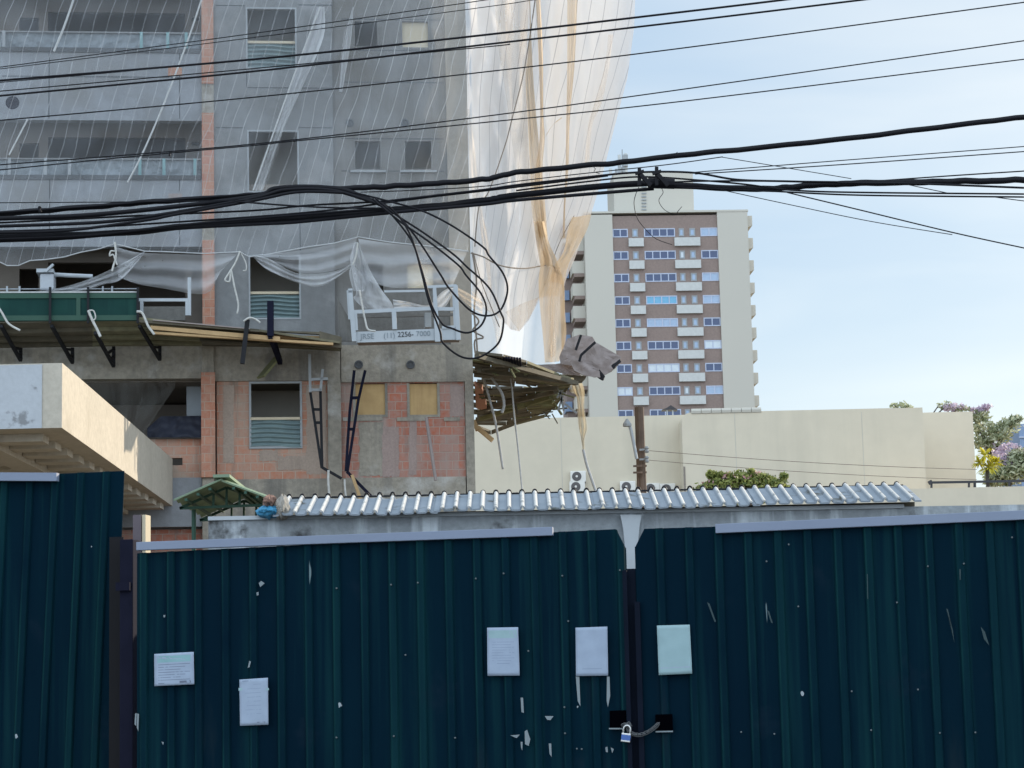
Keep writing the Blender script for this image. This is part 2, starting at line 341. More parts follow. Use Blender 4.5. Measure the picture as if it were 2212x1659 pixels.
M['wallcon'] = surf('stained_wall', (.27, .295, .31), (.19, .21, .225), 1.4, .9, streak=(.45, .49, .52), sk=(.52, .66), sks=6, stain=(.06, .06, .06), st=(.57, .66), sts=2.6, fine=.25, bump=.4)
M['wallwhite'] = surf('white_coping', (.46, .49, .51), (.34, .37, .39), 2, .85, stain=(.2, .2, .2), st=(.62, .68), sts=3)
M['cap'] = surf('galvanised_cap', (.205, .24, .315), (.18, .212, .28), 1.5, .6, spec=.3)
M['paper'] = surf('paper', (.31, .37, .46), (.26, .315, .4), 8, .8)
M['paper_green'] = surf('green_paper', (.28, .40, .42), (.24, .35, .37), 8, .8)
M['ink'] = flat('ink', (.13, .15, .2), .8)
M['faint_ink'] = flat('faint_ink', (.2, .245, .33), .8)
M['header'] = flat('paper_header', (.22, .38, .40), .8)
M['steel'] = flat('bright_steel', (.62, .62, .6), .3, .9)
M['blue'] = flat('blue_label', (.05, .12, .35), .4)
M['bluebag'] = surf('blue_plastic', (.05, .25, .42), (.04, .2, .35), 4, .5)
M['brownbag'] = surf('brown_sack', (.26, .16, .12), (.18, .1, .08), 5, .9)
M['dirtybag'] = netmat('dirty_plastic', (.42, .4, .36), .85, .3, var=.15, vs=3)
M['pole'] = surf('wooden_pole', (.135, .095, .07), (.09, .065, .05), 4, .9, streak=(.28, .2, .15), sks=5)
M['ac'] = flat('ac_casing', (.68, .67, .62), .5)
M['acfan'] = flat('ac_grille', (.09, .085, .085), .6)
M['darkmetal'] = flat('dark_rail', (.03, .03, .035), .5)
M['farblue'] = flat('far_facade', (.2, .28, .42), .6)
M['ground'] = surf('dirt_ground', (.17, .14, .1), (.13, .105, .078), .3, .95, fine=.3)
M['asphalt'] = surf('asphalt', (.05, .05, .05), (.04, .04, .042), .5, .9, fine=.4)
M['pavement'] = surf('pavement', (.28, .28, .27), (.22, .22, .21), .6, .9, fine=.3)
M['leaf'] = leafmat('leaves', (.08, .12, .025), (.34, .36, .10), .45)
M['leaf_pale'] = leafmat('pale_leaves', (.20, .24, .12), (.60, .62, .45), .55)
M['flower'] = leafmat('purple_flowers', (.40, .31, .42), (.62, .53, .62), .5)
M['pinkleaf'] = leafmat('pink_flowers', (.45, .22, .22), (.6, .4, .38))
M['yellow'] = leafmat('yellow_fronds', (.46, .43, .03), (.62, .56, .08), .5)
M['bark'] = surf('bark', (.09, .075, .065), (.06, .05, .045), 3, .95)
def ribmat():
    m, nt, b, out = newmat('sunlit_rib_roof_sheet'); tcn = N(nt, 'ShaderNodeTexCoord'); co = tcn.outputs['Object']
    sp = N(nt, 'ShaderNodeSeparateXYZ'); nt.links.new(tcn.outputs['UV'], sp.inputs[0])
    rg = N(nt, 'ShaderNodeMapRange'); rg.inputs['From Min'].default_value = .62; rg.inputs['From Max'].default_value = .92; nt.links.new(sp.outputs['X'], rg.inputs['Value'])  # rib height drives the mix: sun on the crests is painted in
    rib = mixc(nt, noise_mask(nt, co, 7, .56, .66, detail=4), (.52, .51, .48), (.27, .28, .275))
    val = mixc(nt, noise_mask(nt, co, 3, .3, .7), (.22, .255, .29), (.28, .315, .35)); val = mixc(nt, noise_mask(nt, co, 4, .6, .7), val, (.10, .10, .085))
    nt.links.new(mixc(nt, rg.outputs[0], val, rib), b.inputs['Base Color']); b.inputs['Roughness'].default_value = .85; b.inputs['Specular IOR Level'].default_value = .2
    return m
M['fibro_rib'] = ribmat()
def greenpaint():
    m, nt, b, out = newmat('chipped_green_paint')
    co = N(nt, 'ShaderNodeTexCoord').outputs['Object']
    col = mixc(nt, noise_mask(nt, co, 1.2, .3, .7, (1, 1, .3)), (.0003, .0085, .018), (.0004, .0125, .0225))
    col = mixc(nt, noise_mask(nt, co, 9, .5, .78, (1, 1, .03)), col, (.004, .030, .036))
    col = mixc(nt, noise_mask(nt, co, 1.6, .60, .75), col, (.006, .016, .028))
    uvn = N(nt, 'ShaderNodeTexCoord'); spu = N(nt, 'ShaderNodeSeparateXYZ'); nt.links.new(uvn.outputs['UV'], spu.inputs[0])
    we = noise_mask(nt, co, 3, .32, .62, (1, 1, .35), 6); wm = N(nt, 'ShaderNodeMath', operation='MULTIPLY'); nt.links.new(we, wm.inputs[0]); nt.links.new(spu.outputs['X'], wm.inputs[1])
    col = mixc(nt, wm.outputs[0], col, (.005, .034, .037))
    # rust and mud in soft vertical runs
    col = mixc(nt, noise_mask(nt, co, 2.3, .62, .8, (1, 1, .14), 6), col, (.012, .022, .028))
    # small chips: sparse voronoi cells, only some of them
    v = N(nt, 'ShaderNodeTexVoronoi', Scale=5.5); mpp = N(nt, 'ShaderNodeMapping'); mpp.inputs['Scale'].default_value = (1, .01, .8)
    nt.links.new(co, mpp.inputs['Vector'])
    wn_ = N(nt, 'ShaderNodeTexNoise', Scale=60.0, Detail=2); nt.links.new(co, wn_.inputs['Vector'])
    ad = mixc(nt, .02, mpp.outputs[0], wn_.outputs['Color'], 'ADD'); nt.links.new(ad, v.inputs['Vector'])
    lt = N(nt, 'ShaderNodeMath', operation='LESS_THAN'); nt.links.new(v.outputs['Distance'], lt.inputs[0]); lt.inputs[1].default_value = .055
    sp = N(nt, 'ShaderNodeSeparateColor'); nt.links.new(v.outputs['Color'], sp.inputs[0])
    gt = N(nt, 'ShaderNodeMath', operation='GREATER_THAN'); nt.links.new(sp.outputs[0], gt.inputs[0]); gt.inputs[1].default_value = .66
    ml = N(nt, 'ShaderNodeMath', operation='MULTIPLY'); nt.links.new(lt.outputs[0], ml.inputs[0]); nt.links.new(gt.outputs[0], ml.inputs[1])
    col = mixc(nt, ml.outputs[0], col, (.30, .34, .36))
    # vertical scratches
    col = mixc(nt, noise_mask(nt, co, 6, .735, .75, (1.6, 1, .22), 3), col, (.13, .18, .19))
    nt.links.new(col, b.inputs['Base Color']); b.inputs['Roughness'].default_value = .7; b.inputs['Specular IOR Level'].default_value = .04
    return m
M['green'] = greenpaint()
M['gate_scratch'] = flat('scratched_paint', (.03, .055, .06), .8); M['chip'] = flat('bare_patch', (.20, .235, .25), .8); M['screw'] = flat('dull_screw', (.115, .135, .14), .8)

# ------------------------------------------------------------------ setting
struct('ground', MB().quad((-3000, -60, 0), (3000, -60, 0), (3000, 3500, 0), (-3000, 3500, 0)), M['ground'])
struct('road', MB().quad((-200, -12, .004), (200, -12, .004), (200, 9.5, .004), (-200, 9.5, .004)), M['asphalt'])
struct('pavement', MB().box(-200, 200, 9.6, 12.4, -.1, .14), M['pavement'])
struct('kerb', MB().box(-200, 200, 9.5, 9.598, -.1, .15), M['wallcon'])

# ------------------------------------------------------------------ apartment building under construction
F = Frame(1022, 700, 52.5, 6.5)
CORNER = F.sz(1016, 500)[0]
LEFT = F.sz(-260, 500)[0]
ZTOP = F.sz(500, -420)[1]
def holed(mb, F, s0, s1, z0, z1, holes, d, t):
    """front wall face at depth d with rectangular holes whose reveals go back by t"""
    xs = sorted({s0, s1, *[h[0] for h in holes], *[h[1] for h in holes]}); zs = sorted({z0, z1, *[h[2] for h in holes], *[h[3] for h in holes]})
    xs = [x for x in xs if s0 <= x <= s1]; zs = [z for z in zs if z0 <= z <= z1]
    for a, b in zip(xs, xs[1:]):
        for c, e in zip(zs, zs[1:]):
            mx, mz = (a + b) / 2, (c + e) / 2
            if any(h[0] < mx < h[1] and h[2] < mz < h[3] for h in holes): continue
            mb.quad(F.P(a, c, d), F.P(b, c, d), F.P(b, e, d), F.P(a, e, d))
            mb.quad(F.P(b, c, d - t), F.P(a, c, d - t), F.P(a, e, d - t), F.P(b, e, d - t))
    for (a, b, c, e) in holes:
        p = lambda s, z, dd: F.P(s, z, dd)
        mb.quad(p(a, c, d), p(a, e, d), p(a, e, d - t), p(a, c, d - t)); mb.quad(p(b, e, d), p(b, c, d), p(b, c, d - t), p(b, e, d - t))
        mb.quad(p(a, e, d), p(b, e, d), p(b, e, d - t), p(a, e, d - t)); mb.quad(p(b, c, d), p(a, c, d), p(a, c, d - t), p(b, c, d - t))
    return mb
B = thing('apartment_building', 'grey apartment block under construction, bare render and red brick, wrapped in white netting', 'building', F.P((LEFT + CORNER) / 2, 0, 0))
def rc(*a, d=0): return F.rect(*a, d=d)
def zline(u, v): return F.sz(u, v)[1]
sBL, sPier, sMid, sCol0, sCol1 = LEFT, F.sz(437, 500)[0], F.sz(463, 500)[0], F.sz(722, 500)[0], F.sz(731, 500)[0]
zb = zline(600, 745); zb2 = zline(600, 822)    # concrete beam of the lowest storey shown
# upper render walls
hL = [rc(-300, -15, 437, 110), rc(-300, 259, 437, 385), rc(-300, 533, 437, 700)]
hL = [(sBL - 1, sPier, h[2], h[3]) for h in hL]
mid_w = [(531, 16, 641, 150), (534, 281, 646, 416), (537, 551, 650, 690)]
hM = [rc(*w) for w in mid_w]
rgt_w = [(763, 40, 819, 101), (866, 40, 929, 103), (764, 299, 826, 366), (872, 299, 936, 366), (776, 565, 832, 630), (877, 565, 941, 624)]
hR = [rc(*w) for w in rgt_w]
wl = obj('wall', holed(MB(), F, sBL, sPier, zline(200, 745), ZTOP, hL, 0, .25), M['render'], B)
wm = obj('wall', holed(MB(), F, sMid, sCol0, zb, ZTOP, hM, 0, .25), M['render_mid'], B)
sR = F.sz(968, 400)[0]
wr = obj('wall', holed(MB(), F, sCol0, sR, zb, ZTOP, hR, -.12, .22), M['render2'], B)
obj('corner_strip', MB().fbox(F, sR, CORNER, zb, ZTOP, -.4, -.09), M['edge'], B)
# pier of bricks and concrete between balconies and windows
seg = [(-420, 183, 'brick_pier'), (183, 246, 'concrete'), (246, 478, 'brick_pier'), (478, 520, 'concrete'), (520, 745, 'brick_pier')]
for v0, v1, k in seg:
    obj('pier', MB().fbox(F, sPier, sMid, zline(450, v1), zline(450, v0), -.3, .10 if k != 'concrete' else .07), M[k], B)
# roof slab, side and back walls, floors
SB = MB()
SB.fbox(F, LEFT, CORNER, ZTOP, ZTOP + .3, -16, .1)
obj('roof', SB, M['concrete'], B)
sw = MB().fbox(F, CORNER - .22, CORNER, 0, ZTOP, -16, -.41); obj('side_wall', sw, M['edge'], B)
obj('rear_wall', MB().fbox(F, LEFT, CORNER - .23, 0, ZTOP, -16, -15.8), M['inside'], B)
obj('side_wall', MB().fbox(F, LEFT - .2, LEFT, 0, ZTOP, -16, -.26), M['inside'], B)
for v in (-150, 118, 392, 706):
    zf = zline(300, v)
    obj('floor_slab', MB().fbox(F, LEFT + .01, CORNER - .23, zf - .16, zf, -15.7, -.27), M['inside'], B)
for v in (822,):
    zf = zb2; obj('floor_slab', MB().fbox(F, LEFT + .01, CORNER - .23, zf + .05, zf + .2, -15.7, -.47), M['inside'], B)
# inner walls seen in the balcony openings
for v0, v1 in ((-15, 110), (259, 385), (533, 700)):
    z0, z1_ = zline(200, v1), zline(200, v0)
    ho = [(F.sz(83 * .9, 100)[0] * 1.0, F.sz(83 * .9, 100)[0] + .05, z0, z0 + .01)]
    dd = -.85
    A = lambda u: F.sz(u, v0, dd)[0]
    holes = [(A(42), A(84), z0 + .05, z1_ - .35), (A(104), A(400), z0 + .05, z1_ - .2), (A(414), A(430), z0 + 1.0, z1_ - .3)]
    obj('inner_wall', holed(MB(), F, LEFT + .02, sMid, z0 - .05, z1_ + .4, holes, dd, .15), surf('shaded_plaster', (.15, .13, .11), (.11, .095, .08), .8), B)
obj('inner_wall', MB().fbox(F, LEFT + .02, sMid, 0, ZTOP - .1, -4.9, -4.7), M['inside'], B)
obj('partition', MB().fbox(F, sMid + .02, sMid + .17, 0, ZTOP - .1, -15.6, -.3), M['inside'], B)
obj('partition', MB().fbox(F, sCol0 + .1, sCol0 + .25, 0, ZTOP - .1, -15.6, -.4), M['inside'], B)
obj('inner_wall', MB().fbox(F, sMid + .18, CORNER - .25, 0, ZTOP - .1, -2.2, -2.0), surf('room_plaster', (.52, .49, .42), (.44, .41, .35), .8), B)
# render joints
J = MB()
def hj(u0, u1, v, d=0): a, b = F.sz(u0, v)[0], F.sz(u1, v)[0]; z = F.sz((u0 + u1) / 2, v)[1]; J.fbox(F, a, b, z - .012, z + .012, d - .01, d + .004)
def vj(u, v0, v1, d=0): s = F.sz(u, (v0 + v1) / 2)[0]; J.fbox(F, s - .012, s + .012, F.sz(u, v1)[1], F.sz(u, v0)[1], d - .01, d + .004)
for v in (12, 190, 276, 547): hj(466, 529, v) if v != 190 else hj(533, 720, v)
for v in (11, 276, 547): hj(645, 718, v)
vj(533, 152, 190); vj(644, 152, 190); vj(648, 418, 545); vj(106, 114, 256); vj(107, 388, 530); vj(388, 114, 256); vj(388, 388, 530)
for v in (39, 106, 175, 297, 367, 562): hj(738, 960, v, -.12)
hj(5, 430, 166)
obj('render_joints', J, M['joint'], B)
# balcony rails with plastic sheeting
for v0, v1 in ((67, 108), (341, 383)):
    z0, z1_ = zline(200, v1), zline(200, v0); sA, sB = LEFT, F.sz(434, v0)[0]
    bl = obj('balcony_rail', MB().fbox(F, sA, sB, z1_ - .02, z1_ + .015, -.14, -.08), M['render_mid'], B)
    g = MB().grid(lambda a, b: F.P(sA + (sB - sA) * a, z0 + (z1_ - z0) * b, -.15 + .05 * noise.noise(Vector((a * 60, b * 3, v0)))), 160, 8)
    obj('plastic_sheet', g, M['glassy'], bl)
    for u in ([8, 305, 362, 402] if v0 < 100 else [20, 98, 150, 302, 354, 421]):
        s = F.sz(u, v0)[0]; obj('baluster', MB().fbox(F, s - .035, s + .035, z0, z1_, -.07, -.03), M['teal' if u > 200 else 'frame'], bl)
    obj('balcony_kerb', MB().fbox(F, sA, sB, z0 - .06, z0 + .05, -.1, .03), M['joint'], B)
# plastic pipe stubs and small holes in the render
for (u, v, r) in ((27, 222, .16),):
    s, z = F.sz(u, v); obj('vent_hole', MB().lathe(F.P(s, z, -.05), [(r, 0), (r, .055), (r * .8, .058)], 18, F.n), M['rust'], B)
for (u, v) in ((756, 263), (875, 263), (775, 787), (887, 787)):
    s, z = F.sz(u, v); d = -.12 if v < 700 else -.05
    obj('vent_hole', MB().lathe(F.P(s, z, d), [(.1, -.02), (.1, .03), (.07, .032), (.06, .01)], 16, F.n), M['joint'], B)
obj('brick_patch', MB().fbox(F, *rc(363, 146, 393, 164), -.02, .006), M['brick_pier'], B)
obj('brick_patch', MB().fbox(F, *rc(364, 418, 393, 428), -.02, .006), M['board'], B)
# windows of the middle bay
def trim(h, w, d0, d1, mat, par, sides='lrtb', nm='window_frame'):
    a, b, c, e = h; m = MB()
    if 'l' in sides: m.fbox(F, a, a + w, c, e, d0, d1)
    if 'r' in sides: m.fbox(F, b - w, b, c, e, d0, d1)
    if 't' in sides: m.fbox(F, a + w, b - w, e - w, e, d0, d1)
    if 'b' in sides: m.fbox(F, a + w, b - w, c, c + w, d0, d1)
    return obj(nm, m, M[mat], par)
def louver(h, top_v, u, par, amp=.03, n=6):
    a, b, c, e = h; zt_ = zline(u, top_v)
    def fn(x, y): return F.P(a + .03 + (b - a - .06) * x, c + .03 + (zt_ - c - .03) * y + .02 * math.sin(x * 5), -.08 + amp * math.sin(y * n * 2 * math.pi) + .01 * math.sin(x * 9 + y * 4))
    o = obj('corrugated_panel', MB().grid(fn, 14, n * 10), M['louver'], par, smooth=True)
    obj('panel_rail', MB().fbox(F, a + .02, b - .02, zt_, zt_ + .06, -.12, -.06), M['ply_pale'], o)
for k, (h, w) in enumerate(zip(hM, mid_w)):
    fr = trim(h, .04, -.1, .012, 'frame', B)
    if k != 1: louver(h, 92 if k == 0 else 634, 590, fr)
for k, h in enumerate(hR):
    fr = trim(h, .04, -.2, -.105, 'render2', B)
    if k in (1, 5): obj('plywood_board', MB().fbox(F, h[0] + .04, h[1] - .04, h[2] + .04, h[3] - .04, -.21, -.19), M['ply_pale'], fr)
    if k in (2, 3): obj('window_sill', MB().fbox(F, h[0] - .08, h[1] + .08, h[2] - .05, h[2] - .002, -.2, -.05), M['frame'], fr)
# lowest storey shown: beams, columns, brick infill
def reg(u0, v0, u1, v1): return F.rect(u0, v0, u1, v1)
obj('beam', MB().fbox(F, LEFT, F.sz(437, 780)[0], zline(220, 818), zline(200, 745) - .002, -.4, -.05), M['concrete'], B)
obj('beam', MB().fbox(F, F.sz(462, 780)[0] + .002, F.sz(735, 780)[0], zb2, zb - .002, -.4, -.03), M['concrete'], B)
obj('beam', MB().fbox(F, F.sz(737, 780)[0], CORNER, zline(880, 824), zb - .002, -.4, -.06), M['concrete'], B)
zbase = zline(600, 1034)
w4 = (538, 825, 653, 968); h4 = rc(*w4); h4 = (h4[0], h4[1], h4[2], zb2 - .01)
obj('brick_infill', holed(MB(), F, F.sz(468, 900)[0], F.sz(708, 900)[0], zbase, zb2, [h4], -.1, .2), M['brick'], B)
fr = trim((h4[0], h4[1], h4[2], h4[3]), .05, -.16, -.06, 'frame', B); louver(h4, 906, 595, fr)
hb1, hb2 = rc(763, 828, 838, 900), rc(880, 828, 951, 900); zr0 = zline(880, 824)
hb1 = (hb1[0], hb1[1], hb1[2], zr0 - .02); hb2 = (hb2[0], hb2[1], hb2[2], zr0 - .02)
obj('brick_infill', holed(MB(), F, F.sz(737, 930)[0], F.sz(1006, 930)[0], zline(880, 1030), zr0, [hb1, hb2], -.12, .2), M['brick_red'], B)
for h in (hb1, hb2): obj('plywood_board', MB().fbox(F, h[0] + .06, h[1] - .06, h[2] + .04, h[3] - .02, -.2, -.15), M['ply'], B); trim(h, .06, -.22, -.105, 'concrete', B, 'lrb', 'window_frame')
for a, b in ((741, 835), (858, 893 + 40), (960, 1002)):
    h = reg(a, 900, b - 8, 908); obj('lintel', MB().fbox(F, h[0], h[1], h[2], h[3], -.15, -.09), M['concrete'], B)
def patch(u0, v0, u1, v1, mat, d, k):
    """smear of cement with ragged edges on the brick"""
    q = []
    for (a, b), (c, e) in (((u0, v0), (u1, v0)), ((u1, v0), (u1, v1)), ((u1, v1), (u0, v1)), ((u0, v1), (u0, v0))):
        for t in range(10):
            f = t / 10; q.append((a + (c - a) * f + 5 * noise.noise(Vector((k, t * .7, a))), b + (e - b) * f + 5 * noise.noise(Vector((t * .7, k, b)))))
    obj('cement_patch', MB().slab([F.w(u, v, d) for u, v in q], -F.n * .02), M[mat], B)
patch(776, 912, 828, 1028, 'concrete', -.112, 1); patch(826, 922, 862, 1030, 'cement_mauve', -.108, 2); patch(884, 905, 900, 1026, 'cement_mauve', -.112, 3)
patch(662, 832, 704, 1024, 'cement_tan', -.092, 4); patch(482, 832, 505, 1000, 'cement_tan', -.092, 5); patch(600, 985, 664, 1015, 'cement_tan', -.09, 6); patch(972, 832, 1003, 900, 'cement_mauve', -.112, 7); patch(560, 972, 600, 996, 'cement_tan', -.094, 8)
obj('column', MB().fbox(F, F.sz(708, 900)[0], F.sz(737, 900)[0], 0, zb2 - .002, -.4, .0), M['concrete'], B)
obj('column', MB().fbox(F, F.sz(1006, 900)[0], CORNER, 0, zr0 - .002, -.4, -.04), M['concrete'], B)
obj('column', MB().fbox(F, F.sz(436, 780)[0] + .002, F.sz(462, 780)[0], 0, zline(450, 745) - .002, -.4, .06), M['concrete'], B)
h = reg(435, 806, 465, 1032); obj('pier', MB().fbox(F, h[0], h[1], h[2], h[3], -.2, .14), M['brick_pier'], B)
obj('plinth', MB().fbox(F, F.sz(465, 1000)[0], F.sz(708, 1000)[0], zline(590, 1140), zbase, -.4, -.06), M['concrete'], B)
obj('plinth', MB().fbox(F, F.sz(737, 1000)[0], F.sz(1006, 1000)[0], zline(590, 1140), zline(880, 1030), -.4, -.07), M['concrete'], B)
zs = zline(300, 948)
hh = rc(367, 988, 394, 1004)
obj('brick_infill', holed(MB(), F, LEFT, F.sz(435, 990)[0], zline(340, 1032), zs, [hh], -.1, .2), M['brick'], B)
obj('plinth', MB().fbox(F, LEFT, F.sz(436, 1060)[0], zline(340, 1138), zline(340, 1032), -.4, -.05), M['render'], B)
obj('brick_infill', MB().fbox(F, LEFT, F.sz(800, 1160)[0], 0, zline(340, 1142), -.5, -.3), M['brick_red'], B)
obj('ground_wall', MB().fbox(F, F.sz(737, 1160)[0], F.sz(1006, 1160)[0], 0, zline(590, 1140), -.4, -.1), M['concrete'], B)
h = rc(403, 818, 436, 898, d=-1.2); obj('white_board', MB().fbox(F, h[0], h[1], h[2], h[3], -1.25, -1.2), M['white'], B)
obj('inner_wall', MB().fbox(F, LEFT, sPier, 0, zb2, -4.2, -4.0), M['inside'], B)
# entrance canopy in front of the left bay
zcb, zct = at(134, 924, 37.2).z, at(134, 784, 37.2).z
xr = at(134, 850, 37.2).x; xr2 = at(381, 1070, 52.2).x
yb = F.P(F.sz(381, 1070)[0], 0, .0).y
can = MB()
can.hexa([(-24, 37.2, zcb), (xr, 37.2, zcb), (xr2, yb - .1, zcb), (-24, yb - 1.5, zcb)], [(-24, 37.2, zct), (xr, 37.2, zct), (xr2, yb - .1, zct), (-24, yb - 1.5, zct)])
cp = obj('entrance_canopy', can, M['canopy'], B)
obj('white_fascia', MB().box(-24, xr - .33, 37.18, 37.2, zcb + .0, zct - .02), M['whitewash'], cp)
co_ = MB()
for i in range(13):
    y0 = 37.9 + i * 1.05
    co_.box(xr - 1.25, xr - .46, y0, y0 + .5, zcb - .13, zcb - .002).box(xr - 3.2, xr - 1.72, y0, y0 + .5, zcb - .13, zcb - .002)
co_.box(xr - 1.71, xr - 1.26, 37.4, 51, zcb - .22, zcb - .003); co_.box(xr - 3.7, xr - 3.22, 37.4, 51, zcb - .5, zcb - .003)
obj('soffit_ribs', co_, M['canopy'], cp)
# arched back wall under the canopy
arch = MB(); n = 14
for x in (xr - 1.9,):
    pts = [(-24, 46, 0), (x, 46, 0)] + [(x - 4.5 * (1 - math.cos(t * math.pi / 2 / n)), 46, zcb - 2.6 + 2.2 * math.sin(t * math.pi / 2 / n)) for t in range(n + 1)] + [(-24, 46, zcb - .4)]
    arch.slab(pts, (0, .4, 0))
obj('arched_wall', arch, M['canopy'], cp)
# tarpaulin over the sill of the lowest opening
def tfn(a, b):
    u = 318 + 118 * a; v = 945 - (46 - 26 * max(0, 1 - a * 4)) * b
    return F.w(u, v, .1 + .12 * noise.noise(Vector((a * 9, b * 4, 0))) - .35 * b)
tag(obj('tarpaulin', MB().grid(tfn, 30, 12), M['tarp'], smooth=True), 'black tarpaulin bundled on the brick sill beside the brick pier', 'tarpaulin')
# fine wire mesh in that opening
mesh_m = netmat('wire_mesh', (.3, .3, .28), .2, .3, var=.9, vs=4)
def wfn(a, b):
    v = 818 + (944 - 818) * b; ur = 378 - 95 * max(0, b - .15) * .9; ul = 180 + 90 * b
    return F.w(ul + (ur - ul) * a, v, -.3 + .06 * math.sin(a * 14 + b * 5))
tag(obj('mesh_screen', MB().grid(wfn, 30, 20), mesh_m), 'torn grey wire mesh hanging in the dark opening above the tarpaulin', 'mesh screen')

# ------------------------------------------------------------------ safety nets
def wob(a, b, k=0, s=1.0): return noise.noise(Vector((a * 3, b * 5, k))) * s
hem = [(-80, 566), *[z4(*p) for p in ((0, 735), (60, 765), (160, 765), (260, 722), (400, 712), (560, 690), (700, 650), (860, 620), (1000, 575), (1140, 610), (1260, 640), (1450, 645), (1780, 660), (2090, 645))],
       *[z5(*p) for p in ((180, 690), (330, 668), (700, 600), (920, 570), (1130, 515), (1400, 560), (1800, 600), (2090, 640))]]
hem.append((1040, hem[-1][1] + 4)); hem = sorted(hem)
FD = 1.0
NT = thing('safety_net', 'thin white safety net hung in front of the grey facade', 'safety net', F.P(F.sz(500, 500)[0], zline(500, 560), FD))
def nfn(a, b):
    u = -80 + (1012 + 80) * a; vb = interp(hem, u)[0]; v = -120 + (vb + 120) * b
    return F.w(u, v, FD + .25 * wob(a * 4, b * 2, 3) + .08 * math.sin((u + .27 * v) / 14) * b)
def nuv(a, b):
    u = -80 + 1092 * a; vb = interp(hem, u)[0]; v = -120 + (vb + 120) * b
    return ((u + .27 * v + 2 * math.sin(v / 40) + 9 * noise.noise(Vector((u / 70, v / 90, 4)))) / 27.5, v / 100)
obj('net_sheet', MB().grid(nfn, 150, 60, nuv), M['net'], NT, smooth=True)
def strip(par, name, L_, R_, F_, d, mat, n=24, ripple=.06, nu=8):
    """a band of cloth between two measured edges"""
    Ls, Rs = spline(L_, 6), spline(R_, 6)
    def pick(q, t): x = t * (len(q) - 1); i = min(int(x), len(q) - 2); return q[i].lerp(q[i + 1], x - i)
    def fn(a, b):
        p = pick(Ls, b).lerp(pick(Rs, b), a)
        return F_(p.x, p.y, d + ripple * math.sin(a * 14 + b * 3) + ripple * .6 * noise.noise(Vector((a * 4, b * 9, d))))
    return obj(name, MB().grid(fn, nu, n), mat, par, smooth=True)
strip(NT, 'net_overlap', [z2(*p) for p in ((775, 60), (690, 330), (545, 740), (410, 1150), (215, 1659))], [z2(*p) for p in ((835, 60), (825, 330), (650, 740), (470, 1150), (300, 1659))], F.w, FD + .1, M['net_dense'])
strip(NT, 'net_overlap', [z2(*p) for p in ((1080, 60), (1000, 400), (960, 800))], [z2(*p) for p in ((1090, 60), (1060, 400), (990, 800))], F.w, FD + .1, M['net_dense'])
for pts, r in (([z1(640, 0), z1(560, 230), z1(470, 450)], .028), ([z1(1755, 0), z1(1630, 370), z1(1430, 900), z1(1240, 1340), z1(1110, 1590)], .022), ([z1(240, 1040), z1(80, 1350)], .02), ([z2(800, 60), z2(570, 660), z2(215, 1659)], .02)):
    obj('net_rope', MB().tube([F.w(p.x, p.y, FD + .15) for p in spline(pts, 8)], r, 5), M['net_rope'], NT)
obj('hem_rope', MB().tube([F.w(u, v, FD + .05) for u, v in hem if u < 1013], .013, 5), M['net_rope'], NT)
# swags hanging below the hem
strip(NT, 'net_swag', [z4(*p) for p in ((1260, 640), (1040, 760), (780, 880), (520, 960), (300, 990))], [z4(*p) for p in ((1260, 655), (1060, 880), (900, 930), (700, 990), (360, 1000))], F.w, FD + .2, M['net_dense'])
strip(NT, 'net_swag', [z4(*p) for p in ((1000, 600), (1200, 650), (1450, 660), (1780, 670), (2080, 650))], [z4(*p) for p in ((1030, 860), (1180, 920), (1400, 960), (1790, 1010), (1900, 840))], F.w, FD + .12, M['net'], 40, .1, 14)
strip(NT, 'net_swag', [z5(*p) for p in ((210, 680), (340, 700), (600, 830), (900, 820), (1075, 745))], [z5(*p) for p in ((225, 700), (340, 800), (620, 920), (820, 940), (1080, 775))], F.w, FD + .2, M['net_dense'])
strip(NT, 'net_swag', [z5(*p) for p in ((210, 670), (420, 660), (700, 620), (940, 570), (1120, 520))], [z5(*p) for p in ((220, 685), (400, 740), (650, 830), (900, 810), (1075, 750))], F.w, FD + .1, M['net'], 30, .1, 12)
strip(NT, 'net_swag', [z5(*p) for p in ((1070, 765), (1050, 830), (1070, 930), (1090, 985))], [z5(*p) for p in ((1090, 760), (1150, 830), (1190, 900), (1190, 990))], F.w, FD + .35, M['net_dense'])
strip(NT, 'net_swag', [z5(*p) for p in ((1100, 560), (1060, 720), (1110, 990), (1090, 1050), (1180, 1140))], [z5(*p) for p in ((1130, 560), (1230, 800), (1330, 970), (1420, 1090), (1440, 1145))], F.w, FD + .3, M['net_dense'], 30, .1, 14)
strip(NT, 'net_swag', [z5(*p) for p in ((1130, 530), (1400, 570), (1700, 600), (2080, 640))], [z5(*p) for p in ((1200, 900), (1450, 960), (1740, 940), (1950, 945))], F.w, FD + .1, M['net'], 30, .1, 14)
strip(NT, 'net_swag', [z5(*p) for p in ((1430, 1060), (1560, 1080), (1740, 1110), (1850, 1000), (1960, 940))], [z5(*p) for p in ((1440, 1140), (1600, 1130), (1760, 1150), (1880, 1130), (1960, 990))], F.w, FD + .5, M['net_dense'], 30, .05, 8)
strip(NT, 'net_swag', [z5(*p) for p in ((1960, 940), (2080, 1000), (2212, 1080))], [z5(*p) for p in ((1960, 990), (2080, 1100), (2212, 1190))], F.w, FD + .4, M['net_tan2'], 20, .05, 8)

